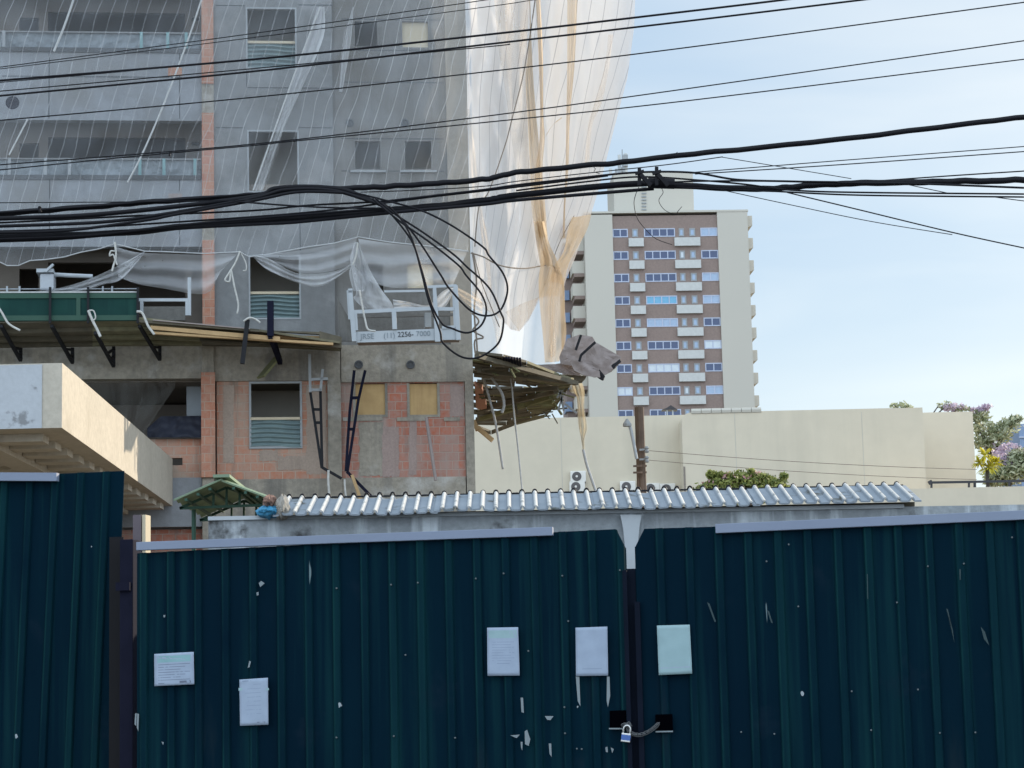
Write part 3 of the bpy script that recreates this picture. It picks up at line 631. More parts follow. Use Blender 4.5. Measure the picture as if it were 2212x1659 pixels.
# net round the right side
edge = [(-60, 1001, 1374), (0, 1004, 1372), (60, 1005, 1370), (170, 1008, 1355), (280, 1011, 1326), (380, 1013, 1301), (430, 1014, 1287), (480, 1015, 1271), (520, 1016, 1256), (560, 1017, 1241), (600, 1018, 1224), (640, 1019, 1213), (720, 1020, 1208), (800, 1022, 1204)]
def dnet(u, v):
    l, r = interp(edge, v); a = max(-.1, min(1.05, (u - l) / (r - l))); return 53.0 + 7.5 * a - 2.2 * math.sin(max(0, min(1, a)) * math.pi)
def SN(u, v, d=0): return at(u, v, dnet(u, v) - d)
def SNb(u, v, d=0): return at(u, v, 64 - d)
NS = thing('safety_net', 'billowing white and tan safety net blown out beside the corner of the grey building', 'safety net', SN(1180, 790))
shem = [(1005, 640), (1019, 645), (1060, 672), (1082, 690), (1105, 712), (1124, 716), (1145, 690), (1163, 645), (1180, 640), (1240, 640)]
def sfn(a, b):
    l, r = interp(edge, 300); u0 = l + (r - l) * a
    # bottom follows the hem, the whole sheet narrows with its measured edges
    vb = interp(shem, 1018 + 195 * a)[0]; v = -60 + (vb + 60) * b
    l, r = interp(edge, v); u = l + (r - l) * a
    return SN(u, v, .35 * math.sin(a * 17 + .8 * math.sin(b * 5)) * (.3 + .7 * b) + .2 * wob(a * 6, b * 2, 9))
def suv(a, b): v = -60 + 760 * b; return (a * 13 + b * 2.4 + .25 * math.sin(b * 6) + .5 * noise.noise(Vector((a * 5, b * 4, 8))), b)
obj('net_sheet', MB().grid(sfn, 90, 70, suv), M['net_side'], NS, smooth=True)
def bfn(a, b):
    v = -60 + 848 * b; u = 1016 + 8 * b + (interp(edge, v)[1] - 6 - 1016 - 8 * b) * a
    v2 = v if b < .95 else v - 14 * (1 - a)
    return SNb(u, v2, .5 * math.sin(a * 9 + b * 2))
obj('net_back', MB().grid(bfn, 30, 60), M['net_back'], NS, smooth=True)
def fold(Lp, Rp, d, mat, n=40, rip=.08): return strip(NS, 'net_fold', Lp, Rp, SN, d + .35, M[mat], n, rip, 8)
fold([z3(*p) for p in ((840, -60), (848, 0), (852, 330), (818, 640), (830, 950), (858, 1480))] + [z6(*p) for p in ((865, 210), (905, 520), (945, 760))], [z3(*p) for p in ((855, -60), (858, 0), (868, 330), (882, 640), (905, 950), (955, 1480))] + [z6(*p) for p in ((968, 210), (1000, 520), (1030, 760))], .5, 'net_tan')
fold([z3(*p) for p in ((900, -60), (905, 0), (930, 500), (945, 1000), (930, 1300), (900, 1480))] + [z6(*p) for p in ((885, 210), (930, 520))], [z3(*p) for p in ((935, -60), (945, 0), (968, 500), (972, 1000), (985, 1200), (965, 1480))] + [z6(*p) for p in ((985, 210), (1010, 520))], .6, 'net_tan')
fold([z3(*p) for p in ((1180, -60), (1180, 0), (1180, 560), (1172, 1000), (1165, 1480))] + [z6(*p) for p in ((1150, 210), (1140, 520))], [z3(*p) for p in ((1275, -60), (1270, 0), (1245, 560), (1205, 1000), (1190, 1480))] + [z6(*p) for p in ((1165, 210), (1160, 520))], .5, 'net_tan')
fold([z3(*p) for p in ((1000, 1180), (1060, 1080), (1130, 1020))], [z3(*p) for p in ((985, 1200), (1045, 1098), (1135, 1030))], .55, 'net_tan', 20, .01)
fold([z3(*p) for p in ((1540, 300), (1500, 600), (1420, 900), (1360, 1100), (1330, 1450))], [z3(*p) for p in ((1580, 300), (1540, 600), (1480, 900), (1395, 1100), (1370, 1450))], .4, 'net_tan2')
fold([z3(*p) for p in ((545, 0), (580, 400), (640, 800), (700, 1250), (760, 1600))], [z3(*p) for p in ((850, 0), (830, 400), (825, 800), (840, 1250), (860, 1600))], .3, 'net_tan2')
fold([z3(*p) for p in ((300, 950), (318, 1300), (340, 1659))] + [z6(*p) for p in ((395, 250), (430, 520), (470, 760), (500, 1000))], [z3(*p) for p in ((330, 950), (375, 1300), (420, 1659))] + [z6(*p) for p in ((430, 250), (490, 520), (510, 760), (520, 1000))], .35, 'net_tan2')
fold([z6(*p) for p in ((1225, 345), (1185, 450), (1150, 640), (1070, 760), (1010, 900))], [z6(*p) for p in ((1390, 318), (1350, 460), (1250, 640), (1190, 760), (1150, 930))], .6, 'net_tan', 30, .12)
fold([z6(*p) for p in ((890, 380), (925, 560), (950, 720), (930, 900), (945, 1150), (975, 1450), (985, 1610))], [z6(*p) for p in ((980, 380), (1020, 560), (1090, 720), (1152, 930), (1160, 1150), (1170, 1400), (1110, 1600))], .75, 'net_tan', 40, .2)
fold([z6(*p) for p in ((1010, 780), (1010, 1000), (1020, 1300), (1030, 1560))], [z6(*p) for p in ((1120, 780), (1110, 1000), (1090, 1300), (1075, 1560))], 1.0, 'net_tan2', 30, .15)
fold([z6(*p) for p in ((935, 1040), (800, 1090), (640, 1170))], [z6(*p) for p in ((940, 1060), (880, 1170), (760, 1335))], .4, 'net_tan2', 20, .06)
fold([z6(*p) for p in ((340, 960), (440, 1090), (530, 1250), (570, 1500))], [z6(*p) for p in ((350, 1060), (480, 1160), (610, 1200), (600, 1420))], .4, 'net_tan2', 20, .06)
for pts, r in (([z3(900, 0), z3(850, 350), z3(790, 680), z3(700, 1030), z3(640, 1260), z3(500, 1659), z6(410, 260), z6(375, 600)], .025),
               ([z6(340, 655), z6(450, 690), z6(600, 765), z6(800, 790), z6(1030, 760), z6(1085, 820), z6(1140, 910), z6(1145, 1500)], .03),
               ([z6(1240, 330), z6(1160, 470), z6(1090, 620), z6(1030, 800), z6(945, 1020)], .016), ([z6(365, 660), (z6(430, 900)), z6(520, 1130), z6(590, 1300)], .02)):
    obj('net_rope', MB().tube([SN(p.x, p.y, .9) for p in spline(pts, 8)], r * .6, 5), M['dark_rope'], NS)

# ------------------------------------------------------------------ left catch platform
PL = thing('catch_platform', 'long timber catch platform on black brackets under green boards, left of the window bay', 'platform', F.P(F.sz(300, 720)[0], zline(300, 720), 0))
zd = F.sz(200, 752, 0)[1]
def on(u, v, d): return F.w(u, v, d)
dk = MB()
front = [(-60, 698), (60, 697), (200, 692), (305, 690), (420, 703), (560, 716), (735, 742)]
backl = [(-60, 752), (60, 750), (200, 748), (305, 746), (440, 745), (560, 745), (735, 752)]
for i in range(len(front) - 1):
    a, b, c, d = on(*front[i], 2.0), on(*front[i + 1], 2.0), on(*backl[i + 1], .06), on(*backl[i], .06)
    dk.slab([a, b, c, d], (0, 0, .05))
obj('deck', dk, M['plank'], PL)
for k, (t0, t1) in enumerate(((.25, .32), (.55, .62), (.8, .86))):
    m = MB()
    for i in range(len(front) - 1):
        q = []
        for j, t in ((i, t0), (i + 1, t0), (i + 1, t1), (i, t1)):
            a, b = on(*front[j], 2.0), on(*backl[j], .06); q.append(a.lerp(b, t) - Vector((0, 0, .09)))
        m.slab(q, (0, 0, .085))
    obj('joist', m, M['plank'], PL)
gp = on(0, 632, 2.0)
def gbox(u0, v0, u1, v1, d0, d1, name, mat, par=PL):
    h = F.rect(u0, v0, u1, v1, d=2.0); return obj(name, MB().fbox(F, h[0], h[1], h[2], h[3], d0, d1), M[mat], par)
pn = gbox(-60, 634, 298, 694, 1.98, 2.02, 'side_board', 'green_panel')
gbox(-60, 634, 298, 645, 2.021, 2.05, 'board_rail', 'green_trim', pn); gbox(-60, 682, 298, 693, 2.021, 2.05, 'board_rail', 'green_trim', pn)
gbox(165, 645, 174, 682, 2.021, 2.05, 'board_rail', 'green_trim', pn)
gbox(-60, 630.5, 298, 633.5, 1.96, 2.06, 'top_edge', 'net_rope', pn)
for u in (109, 191, 298):
    gbox(u - 2.5, 622, u + 2.5, 700, 2.06, 2.12, 'post', 'black')
for (a, b, c) in (((10, 1290), (180, 1590), (180, 1480)), ((450, 1290), (632, 1610), (632, 1480)), ((830, 1350), (990, 1640), (990, 1470)), ((1215, 1290), (1392, 1582), (1392, 1460)), ((-330, 1290), (-160, 1590), (-160, 1480))):
    A, Bq, C = on(*z4(*a), 2.0), on(*z4(*b), .1), on(*z4(*c), .1)
    m = MB().bar(A, Bq, .07).bar(Bq, C, .07); m.bar(A.lerp(Bq, .62), C.lerp(Bq, .15), .05).bar(A.lerp(Bq, .8), C.lerp(Bq, .5), .05)
    obj('bracket', m, M['black'], PL)
def pstrip(u0, va0, vb0, u1, va1, vb1, d, mat, name='timber'):
    a, b, c, e = on(u0, va0, d), on(u1, va1, d), on(u1, vb1, d), on(u0, vb0, d)
    return obj(name, MB().slab([a, b, c, e], -F.n * .12), M[mat], PL)
pstrip(325, 703, 711, 605, 727, 737, 2.06, 'timber'); pstrip(330, 716, 721, 720, 740, 745, 2.03, 'timber'); pstrip(440, 722, 728, 707, 726, 732, 1.7, 'timber')
pstrip(560, 713, 714, 690, 717, 722, 1.9, 'plank', 'sheet'); pstrip(300, 690, 696, 560, 713, 717, 2.1, 'plank', 'sheet')
pstrip(330, 690, 692, 540, 709, 711, 2.14, 'board', 'sheet'); pstrip(690, 715, 745, 738, 728, 752, 1.9, 'plank', 'sheet')
pstrip(435, 738, 742, 735, 748, 752, 1.2, 'plank', 'sheet')
m = MB().bar(on(*z5(165, 1240), 2.1), on(*z5(120, 1620), 2.1), .14, .1); obj('post', m, M['black'], PL)
m = MB().bar(on(*z5(365, 1075), 2.1), on(*z5(365, 1380), 2.1), .14, .1).bar(on(*z5(362, 1380), 2.1), on(*z5(450, 1610), .3), .1, .1).bar(on(*z5(400, 1400), 1.8), on(*z5(460, 1600), .3), .05, .05); obj('post', m, M['rust'], PL)
m = MB().bar(on(*z5(430, 1560), .3), on(*z8(280, 300), .5), .35, .05); obj('hanging_flap', m, M['plank_olive'], PL)
# white handrail frame beside the green boards and the white box behind it
HR = thing('guard_rail', 'white tubular guard rail standing right of the green boards', 'railing', on(350, 690, 1.6))
m = MB()
for a, b in (((1200, 1065), (1640, 1065)), ((1235, 1065), (1235, 1170)), ((1650, 870), (1650, 1200)), ((1630, 1060), (1630, 1200))):
    m.bar(on(*z4(*a), 1.7), on(*z4(*b), 1.7), .07)
obj('tubes', m, M['white'], HR)
obj('toe_board', MB().fbox(F, *F.rect(308, 662, 400, 692, d=1.3), 1.28, 1.3), M['render2'], HR)
WB = thing('water_tank', 'small white tank with a plank on its lid behind the green boards', 'tank', on(100, 625, 1.2))
obj('body', MB().fbox(F, *F.rect(86, 590, 116, 626, d=1.2), .6, 1.2), M['whitewash'], WB, bevel=.04)
obj('lid', MB().fbox(F, *F.rect(79, 581, 116, 589, d=1.2), .55, 1.25), M['white'], WB)
obj('plank', MB().bar(on(*z4(395, 820), 1.26), on(*z4(465, 755), 1.26), .1, .05), M['white'], WB)
tag(obj('white_pipe', MB().tube([on(116, 593, 1.0), on(150, 595, 1.0), on(200, 597, 1.0)], .05, 8), M['white']), 'white pipe lying level beside the white tank', 'pipe')
m = MB()
for u in (15, 42, 222, 242): m.fbox(F, *F.rect(u - 2, 618, u + 2, 634, d=1.0), .95, 1.0)
m.fbox(F, *F.rect(-60, 622, 300, 624, d=1.0), .93, .948)
tag(obj('balcony_posts', m, M['white']), 'row of short white balcony posts behind the green boards', 'railing')
def rope(pts, d, label, r=.032, mat='rope', Fn=None):
    Fn = Fn or on; r *= .62
    return tag(obj('rope', MB().tube([Fn(p.x, p.y, d) for p in spline(pts, 8)], r, 6), M[mat], smooth=True), label, 'rope')
rope([z4(-40, 1090), z4(20, 1180), z4(75, 1270), z4(175, 1330)], 2.3, 'white rope tied at the left end of the green boards', .04)
rope([z4(770, 1155), z4(800, 1230), z4(845, 1320), z4(875, 1385)], 2.3, 'thick white rope tied on the second green board post', .05)
rope([z4(775, 1155), z4(815, 1160), z4(832, 1220), z4(800, 1250)], 2.32, 'thin white loop of rope on the green boards', .025)
rope([z4(1190, 1165), z4(1240, 1180), z4(1290, 1290), z4(1345, 1365)], 2.3, 'white rope hanging from the right end of the green boards', .045)
rope([z4(1000, 560), z4(1010, 680), z4(990, 760), z4(975, 815)], 1.4, 'white rope knotted at the peak of the net opening', .04)
rope([z4(1000, 640), z4(965, 640), z4(955, 680), z4(985, 670), z4(1005, 720), z4(1020, 760)], 1.42, 'small curl of white rope below the net peak', .03)
rope([z4(2090, 640), z4(2050, 740), z4(1995, 830), z4(1960, 890), z4(2000, 900), z4(2010, 800), z4(2040, 940), z4(2075, 1100), z4(2065, 1185)], 1.5, 'long white rope dangling left of the middle window', .035)
rope([z4(2100, 660), z4(2140, 740), z4(2145, 800), z4(2115, 810)], 1.45, 'short white rope end beside the frame of the middle window', .025)
rope([z5(130, 1250), z5(180, 1220), z5(230, 1230), z5(275, 1262)], 2.25, 'white rope knot on top of the black platform post', .035)
rope([z5(1125, 570), z5(1110, 680), z5(1080, 760)], 1.6, 'white rope twisting up from the gathered net', .035)
rope([z5(1140, 980), z5(1165, 1120), z5(1190, 1240), z5(1215, 1320), z5(1280, 1335)], 2.4, 'white rope hanging across the gondola rail', .035)

# ------------------------------------------------------------------ suspended gondola
GD = 2.0
G = thing('suspended_gondola', 'white suspended work gondola with a phone number on its toe board', 'gondola', on(860, 745, GD))
def gb(a, b, w=.07, d=GD, mat='white', nm='rail', zf=zq):
    return obj(nm, MB().bar(on(*zf(*a), d), on(*zf(*b), d), w, w), M[mat], G)
fr_ = MB()
def add(a, b, w=.07, d=GD): fr_.bar(on(*zq(*a), d), on(*zq(*b), d), w, w)
add((105, 900), (165, 1640), .1); add((75, 900), (100, 1320), .06); add((180, 1240), (195, 1480), .08); add((150, 1215), (1330, 1160), .085); add((75, 910), (140, 905), .1)
add((742, 1210), (755, 1465), .1); add((600, 915), (1200, 905), .05); add((1200, 850), (1650, 830), .06)
add((1635, 830), (1680, 1620), .1); add((1605, 900), (1630, 1430), .06); add((1380, 1170), (1610, 1170), .08); add((1440, 1440), (1630, 1425), .06)
obj('frame', fr_, M['white'], G)
h = F.rect(*zq(1300, 855), *zq(1380, 1640), d=GD + .05)
obj('end_post', MB().slab([on(*zq(1305, 860), GD + .06), on(*zq(1355, 860), GD + .06), on(*zq(1415, 1640), GD + .06), on(*zq(1340, 1640), GD + .06)], -F.n * .1), M['white'], G)
tb = obj('toe_board', MB().slab([on(*zq(180, 1500), GD), on(*zq(1690, 1440), GD), on(*zq(1700, 1610), GD), on(*zq(195, 1655), GD)], -F.n * .06), M['white'], G)
obj('floor', MB().slab([on(*zq(195, 1640), GD - .07), on(*zq(1690, 1600), GD - .07), on(*zq(1690, 1650), GD - .9), on(*zq(230, 1700), GD - .9)], (0, 0, .03)), M['board'], G)
obj('side_board', MB().slab([on(*zq(-80, 1000), GD - .5), on(*zq(110, 1340), GD - .1), on(*zq(160, 1640), GD - .1), on(*zq(-40, 1640), GD - .5)], -F.n * .04), M['render2'], G)
obj('rear_rail', MB().bar(on(*zq(180, 1280), GD - .9), on(*zq(1600, 1250), GD - .9), .06), M['render2'], G)
obj('winch', MB().fbox(F, *F.rect(*zq(1190, 1230), *zq(1280, 1440), d=GD - .4), GD - .6, GD - .3), M['frame'], G)
def text(body, pos, xdir, up, size, mat, par, nm='lettering', ext=.004, sx=1.0):
    cu = bpy.data.curves.new(nm, 'FONT'); cu.body = body; cu.size = size; cu.extrude = ext; cu.align_x = 'LEFT'
    t = bpy.data.objects.new(nm, cu); COL.objects.link(t)
    xd = Vector(xdir).normalized(); z = xd.cross(Vector(up)).normalized(); y = z.cross(xd)
    mw = Matrix((xd * sx, y, z)).transposed().to_4x4()
    dg = bpy.context.evaluated_depsgraph_get(); dg.update(); me = bpy.data.meshes.new_from_object(t.evaluated_get(dg))
    bpy.data.objects.remove(t); off = Vector(pos)
    me.transform(Matrix.Translation(off - wpos(par)) @ mw); me.materials.clear(); me.materials.append(mat)
    o = bpy.data.objects.new(nm, me); COL.objects.link(o); o.parent = par; return o
faint = flat('faded_lettering', (.20, .235, .26), .8); bold = flat('dark_lettering', (.05, .055, .065), .8)
A_, B_ = on(*zq(195, 1600), GD), on(*zq(1695, 1545), GD); xd_ = (B_ - A_)
for t, zx, zy, mt, sz_, sx_ in (('JRSE', 255, 1604, faint, .17, 1.0), ('(11)', 590, 1590, faint, .17, .95), ('2256-', 795, 1574, bold, .165, .95), ('7000', 1062, 1562, faint, .165, 1.0)):
    text(t, on(*zq(zx, zy), GD) + F.n * .008, xd_, (0, 0, 1), sz_, mt, tb, sx=sx_)

# ------------------------------------------------------------------ bent steel bracket frames hanging on the wall
BF = thing('steel_bracket', 'bent dark steel bracket hanging left of the concrete column', 'bracket', on(*z8(810, 1090), .3))
m = MB()
for a, b in (((705, 100), (712, 430)), ((820, 230), (800, 420)), ((720, 320), (865, 312)), ((722, 410), (805, 410))): m.bar(on(*z8(*a), .45), on(*z8(*b), .45), .06)
obj('upper_frame', m, M['frame'], BF)
m = MB()
for a, b in (((712, 430), (812, 1090)), ((800, 420), (815, 1080)), ((735, 580), (800, 580)), ((755, 695), (802, 695)), ((815, 1085), (985, 1182))): m.bar(on(*z8(*a), .35), on(*z8(*b), .35), .06)
obj('lower_frame', m, M['black'], BF)
BF2 = thing('steel_bracket', 'bent dark steel bracket hanging right of the concrete column', 'bracket', on(*z8(1025, 1120), .3))
m = MB()
for a, b in (((1095, 240), (1055, 600)), ((1190, 240), (1130, 500)), ((1055, 600), (1022, 1120)), ((1130, 500), (1035, 1120)), ((1060, 480), (1135, 478)), ((1045, 752), (1095, 752)), ((1030, 1120), (1240, 1335))): m.bar(on(*z8(*a), .35), on(*z8(*b), .35), .065)
obj('bars', m, M['rust'], BF2)
tag(obj('timber_stick', MB().bar(on(*z8(1075, 1150), .4), on(*z8(1150, 1365), .4), .07), M['timber']), 'thin timber stick leaning by the foot of the bent bracket', 'stick')
tag(obj('pole', MB().tube([on(*z8(1722, 650), .3), on(*z8(1805, 1200), .3)], .04, 6), M['board']), 'thin pale pole leaning on the red brick wall', 'pole')
rope([z8(870, 1110), z8(868, 1200), z8(880, 1370)], .7, 'white rope hanging down the concrete column', .05)
rope([z8(1010, 1190), z8(1015, 1280), z8(1025, 1355)], .7, 'short white rope hanging right of the concrete column', .04)

# ------------------------------------------------------------------ broken platform at the right corner
BP = thing('broken_platform', 'collapsed dark plank platform hanging off the right corner of the building', 'platform', SN(1100, 850))
zp = at(1130, 830, 55).z
def PP(u, v, dz=0):
    p = atz(u, v, zp + dz); return p
topE = [(1021, 763), (1060, 768), (1100, 772), (1140, 785), (1180, 800), (1215, 815), (1240, 822)]
botE = [(1021, 925), (1055, 944), (1090, 930), (1120, 918), (1160, 908), (1190, 900), (1208, 868)]
rnd = random.Random(3)
def tb_(t):
    q = topE; x = t * (len(q) - 1); i = min(int(x), len(q) - 2); f = x - i
    a = (q[i][0] + (q[i + 1][0] - q[i][0]) * f, q[i][1] + (q[i + 1][1] - q[i][1]) * f)
    q = botE; b = (q[i][0] + (q[i + 1][0] - q[i][0]) * f, q[i][1] + (q[i + 1][1] - q[i][1]) * f)
    return a, b
NR = 22
for r in range(NR):
    t0, t1 = r / NR, (r + 1) / NR - .004 - .012 * (rnd.random() < .2)
    x = rnd.uniform(-.05, .1); m = MB(); mo = MB()
    while x < 1:
        w = rnd.uniform(.16, .4); xa, xb = max(0, x), min(1, x + w - .006); x += w
        if xb <= xa or rnd.random() < (.16 if r < 2 else .012): continue
        q = []
        for (xx, tt) in ((xa, t0), (xb, t0), (xb, t1), (xa, t1)):
            (ua, va), (ub, vb) = tb_(xx); q.append(PP(ua + (ub - ua) * tt, va + (vb - va) * tt, rnd.uniform(-.03, .03)))
        (mo if rnd.random() < .12 else m).slab(q, (0, 0, .06))
    if m.v: obj('plank_row', m, M['plank'], BP)
    if mo.v: obj('plank_row', mo, M['plank_olive'], BP)
for k, (a, b) in enumerate((((1035, 800), (1235, 826)), ((1035, 850), (1205, 838)), ((1040, 905), (1190, 858)), ((1030, 770), (1245, 828)), ((1085, 880), (1195, 868)), ((1040, 885), (1200, 846)))):
    obj('joist', MB().bar(PP(*a, -.1), PP(*b, -.1), .12, .1), M['plank_olive' if k in (2, 4) else 'plank'], BP)
obj('fringe_slats', (lambda m: [m.bar(PP(1045 + i * 6, 768 + .5 * i, .0), PP(1047 + i * 6, 781 + .6 * i, -.05), .05) for i in range(14)] and m)(MB()), M['rust'], BP)
obj('torn_ply', MB().slab([PP(*z9(372, 330)), PP(*z9(440, 360)), PP(*z9(485, 555)), PP(*z9(385, 530))], (0, 0, -.12)), M['brick_pier'], BP)
for k in range(34):                            # loose slats hanging through the deck
    (ua, va), (ub, vb) = tb_(rnd.uniform(.02, .97)); t = rnd.uniform(.05, .98); u, v = ua + (ub - ua) * t, va + (vb - va) * t
    w = rnd.uniform(8, 34); a = rnd.gauss(-.02, .16) if rnd.random() < .75 else rnd.uniform(.5, 1.6)
    p = PP(u, v, -.15); dv = Vector((math.cos(a) * w, rnd.uniform(-10, 10), -math.sin(a) * w)) * (p.y / FPX)
    obj('loose_slat', MB().bar(p, p + dv, rnd.uniform(.04, .1), .03), M['plank_olive' if rnd.random() < .35 else 'plank'], BP)
# grey sheets lying on it
def sheet(pts, dd, mat='board', nm='sheet', th=.05, cr=.07):
    """irregular board: a fan of rings, bent and creased"""
    n = len(pts); cx_, cy_ = sum(p[0] for p in pts) / n, sum(p[1] for p in pts) / n; ring = []
    for i in range(n):
        a, b = pts[i], pts[(i + 1) % n]
        for k in range(5):
            t = k / 5; w = 1.1 * noise.noise(Vector((a[0] * .3 + t * 3, a[1] * .3, dd)))
            ring.append((a[0] + (b[0] - a[0]) * t + w, a[1] + (b[1] - a[1]) * t + w * .7))
    m = MB(); K = 5; N_ = len(ring)
    for r_ in range(K + 1):
        for (u, v) in ring:
            f = r_ / K; uu, vv = cx_ + (u - cx_) * f, cy_ + (v - cy_) * f
            m.v.append(at(uu, vv, 55.5 - dd + cr * noise.noise(Vector((uu * .05, vv * .05, dd))) + cr * .4 * noise.noise(Vector((uu * .09, vv * .09, dd)))))
    for r_ in range(K):
        for i in range(N_): m.f.append((r_ * N_ + i, r_ * N_ + (i + 1) % N_, (r_ + 1) * N_ + (i + 1) % N_, (r_ + 1) * N_ + i))
    o = obj(nm, m, M[mat], BP); q = o.modifiers.new('thick', 'SOLIDIFY'); q.thickness = th; return o
sheet([z6(*p) for p in ((1180, 1400), (1290, 1365), (1400, 1385), (1430, 1435), (1310, 1540), (1240, 1640), (1120, 1620), (1110, 1560))], .3)
sheet([z6(*p) for p in ((1425, 1430), (1650, 1560), (1640, 1600), (1560, 1690), (1500, 1720), (1400, 1690), (1290, 1600), (1315, 1540))], .6)
sheet([z9(*p) for p in ((1200, 160), (1250, 130), (1440, 230), (1400, 290), (1340, 290), (1240, 240))], .8)
sheet([z9(*p) for p in ((1460, 230), (1510, 290), (1490, 325), (1440, 300))], .9, 'black')
sheet([z9(*p) for p in ((1560, 200), (1640, 140), (1650, 165), (1580, 225))], .9, 'black')
sheet([z9(*p) for p in ((1330, 280), (1400, 240), (1460, 245), (1470, 300), (1410, 300))], .95)
sheet([z9(*p) for p in ((870, 190), (1080, 185), (1200, 165), (1300, 285), (1150, 270), (960, 230))], .1, 'board')
sheet([z9(*p) for p in ((1010, 270), (1200, 280), (1350, 290), (1310, 350), (1180, 355), (1040, 310))], 0, 'plank')
for a, b in (((1300, 1370), (1255, 1500)), ((1425, 1432), (1300, 1545)), ((1300, 1545), (1285, 1600))):
    obj('crack', MB().bar(at(*z6(*a), 54.6), at(*z6(*b), 54.6), .06), M['black'], BP)
nx = strip(BP, 'net_scrap', [z9(*p) for p in ((1185, 370), (1210, 430), (1260, 470), (1275, 700), (1300, 830), (1330, 1030))], [z9(*p) for p in ((1310, 350), (1330, 420), (1330, 580), (1355, 740), (1330, 850), (1340, 1040))], lambda u, v, d=0: at(u, v, 56.5 - d), .1, M['net_scrap'], 30, .1)
m = MB()
for a, b in (((1110, 400), (1150, 590)), ((1150, 430), (1100, 590)), ((1160, 530), (1260, 610)), ((1090, 480), (1160, 380))): m.bar(at(*z9(*a), 56), at(*z9(*b), 56), .05)
obj('steel_stays', m, M['frame'], BP)
def r56(pts, label, r, mat, y=54.0): return tag(obj('rope', MB().tube([at(p.x, p.y, y) for p in spline(pts, 8)], r * .6, 6), M[mat], smooth=True), label, 'rope')
r56([z9(430, 130), z9(440, 260), z9(500, 480), z9(560, 720), z9(620, 1100)], 'pale rope hanging through the broken platform by the corner', .05, 'net_rope')
r56([z9(450, 200), z9(540, 330), z9(610, 440), z9(630, 540), z9(610, 610)], 'curled pale rope in front of the broken planks', .06, 'net_rope', 53.8)
r56([z9(640, 130), z9(690, 330), z9(720, 640), z9(750, 900), z9(790, 1310)], 'long thin rope hanging past the broken planks to the roof', .035, 'net_rope', 53.9)
r56([z9(1320, 930), z9(1350, 1060), z9(1390, 1180), z9(1435, 1310)], 'pale strap trailing down from the net scrap', .06, 'net_rope', 56.3)
tag(obj('timber_offcut', MB().bar(at(*z9(365, 680), 54), at(*z9(400, 760), 54), .3, .1).bar(at(*z9(400, 740), 54), at(*z9(530, 850), 54), .22, .1), M['timber']), 'sunlit broken timber wedged at the building corner under the planks', 'timber')
for k, (pts, lb) in enumerate((([z6(355, 650), z6(390, 900), z6(370, 1150), z6(390, 1400), z6(400, 1560)], 'tangled thin wire hanging down the building corner'), ([z6(350, 1180), z6(410, 1250), z6(360, 1330), z6(450, 1390), z6(375, 1420), z6(385, 1560)], 'curled wire tangle near the building corner'))):
    tag(obj('wire', MB().tube([at(p.x, p.y, 52.6) for p in spline(pts, 8)], .022, 5), M['dark_rope']), lb, 'wire')

# ------------------------------------------------------------------ far tower
T = Frame(1430, 700, 270, 2.6)
TW = thing('apartment_tower', 'distant cream and brown apartment tower with rows of blue windows', 'building', T.P(0, 0, 0))
def tz(v, u=1430): return T.sz(u, v)[1]
ts = lambda u, v=700: T.sz(u, v)[0]
ztop = tz(463)
sL0, sL1, sB1, sR1 = ts(1268), ts(1329), ts(1557), ts(1623)
obj('wall', MB().fbox(T, sL0, sL1, 0, ztop, -16, .25), M['cream2'], TW); obj('wall', MB().fbox(T, sB1, sR1, 0, ztop + .15, -16, .25), M['cream2'], TW)
obj('brown_panel', MB().fbox(T, sL1, sB1, 0, ztop - .15, -16, 0), M['brown'], TW)
obj('roof_edge', MB().fbox(T, sL0 - .1, sR1 + .1, ztop + .16, ztop + .4, -16, .3), M['cream2'], TW)
pb = T.rect(1326, 372, 1498, 463, d=-5); ph = obj('roof_box', MB().fbox(T, pb[0], pb[1], ztop + .4, pb[3], -14, -5), M['cream2'], TW)
lad = MB()
for i in range(8): h = T.rect(1386, 403 + i * 7, 1396, 405 + i * 7, d=-5); lad.fbox(T, h[0], h[1], h[2], h[3], -5, -4.85)
obj('ladder', lad, M['frame'], ph)
an = obj('antenna', (lambda m: [m.bar(T.w(u, v0, -7), T.w(u, v1, -7), w) for u, v0, v1, w in ((1338, 345, 378, .4), (1351, 335, 360, .6), (1331, 365, 378, .3), (1348, 360, 378, .25), (1344, 323, 372, .12))] and m)(MB()), M['frame'], TW)
obj('antenna', (lambda m: [m.fbox(T, *T.rect(*b, d=-7), -7.3, -7) for b in ((1335, 334, 1341, 350), (1348, 331, 1355, 346), (1316, 364, 1322, 376), (1338, 361, 1356, 374))] and m)(MB()), M['towerwhite'], TW)
pit = 48.9; SH = (tz(503) - tz(503 + pit * 8)) / 8
zrow0 = tz(502.5)
cols = [(1321, 1356, 2), (1365.5, 1378, 1), (1391, 1458, 4), (1466, 1477.5, 1), (1489, 1501.5, 1), (1513, 1547.5, 2)]
spec_rows = {(2, 5): 'win_pale', (3, 2): 'win_cyan', (3, 5): 'win_pale', (3, 4): 'win_pale', (6, 2): 'win_white', (5, 5): 'win_white', (7, 0): 'win_white', (7, 5): 'win_pale', (0, 5): 'win_pale', (4, 2): 'win_pale', (1, 3): 'win_white', (7, 3): 'win_white', (0, 4): 'win_pale', (4, 3): 'win_pale'}
s_off = ts(1320, 502)
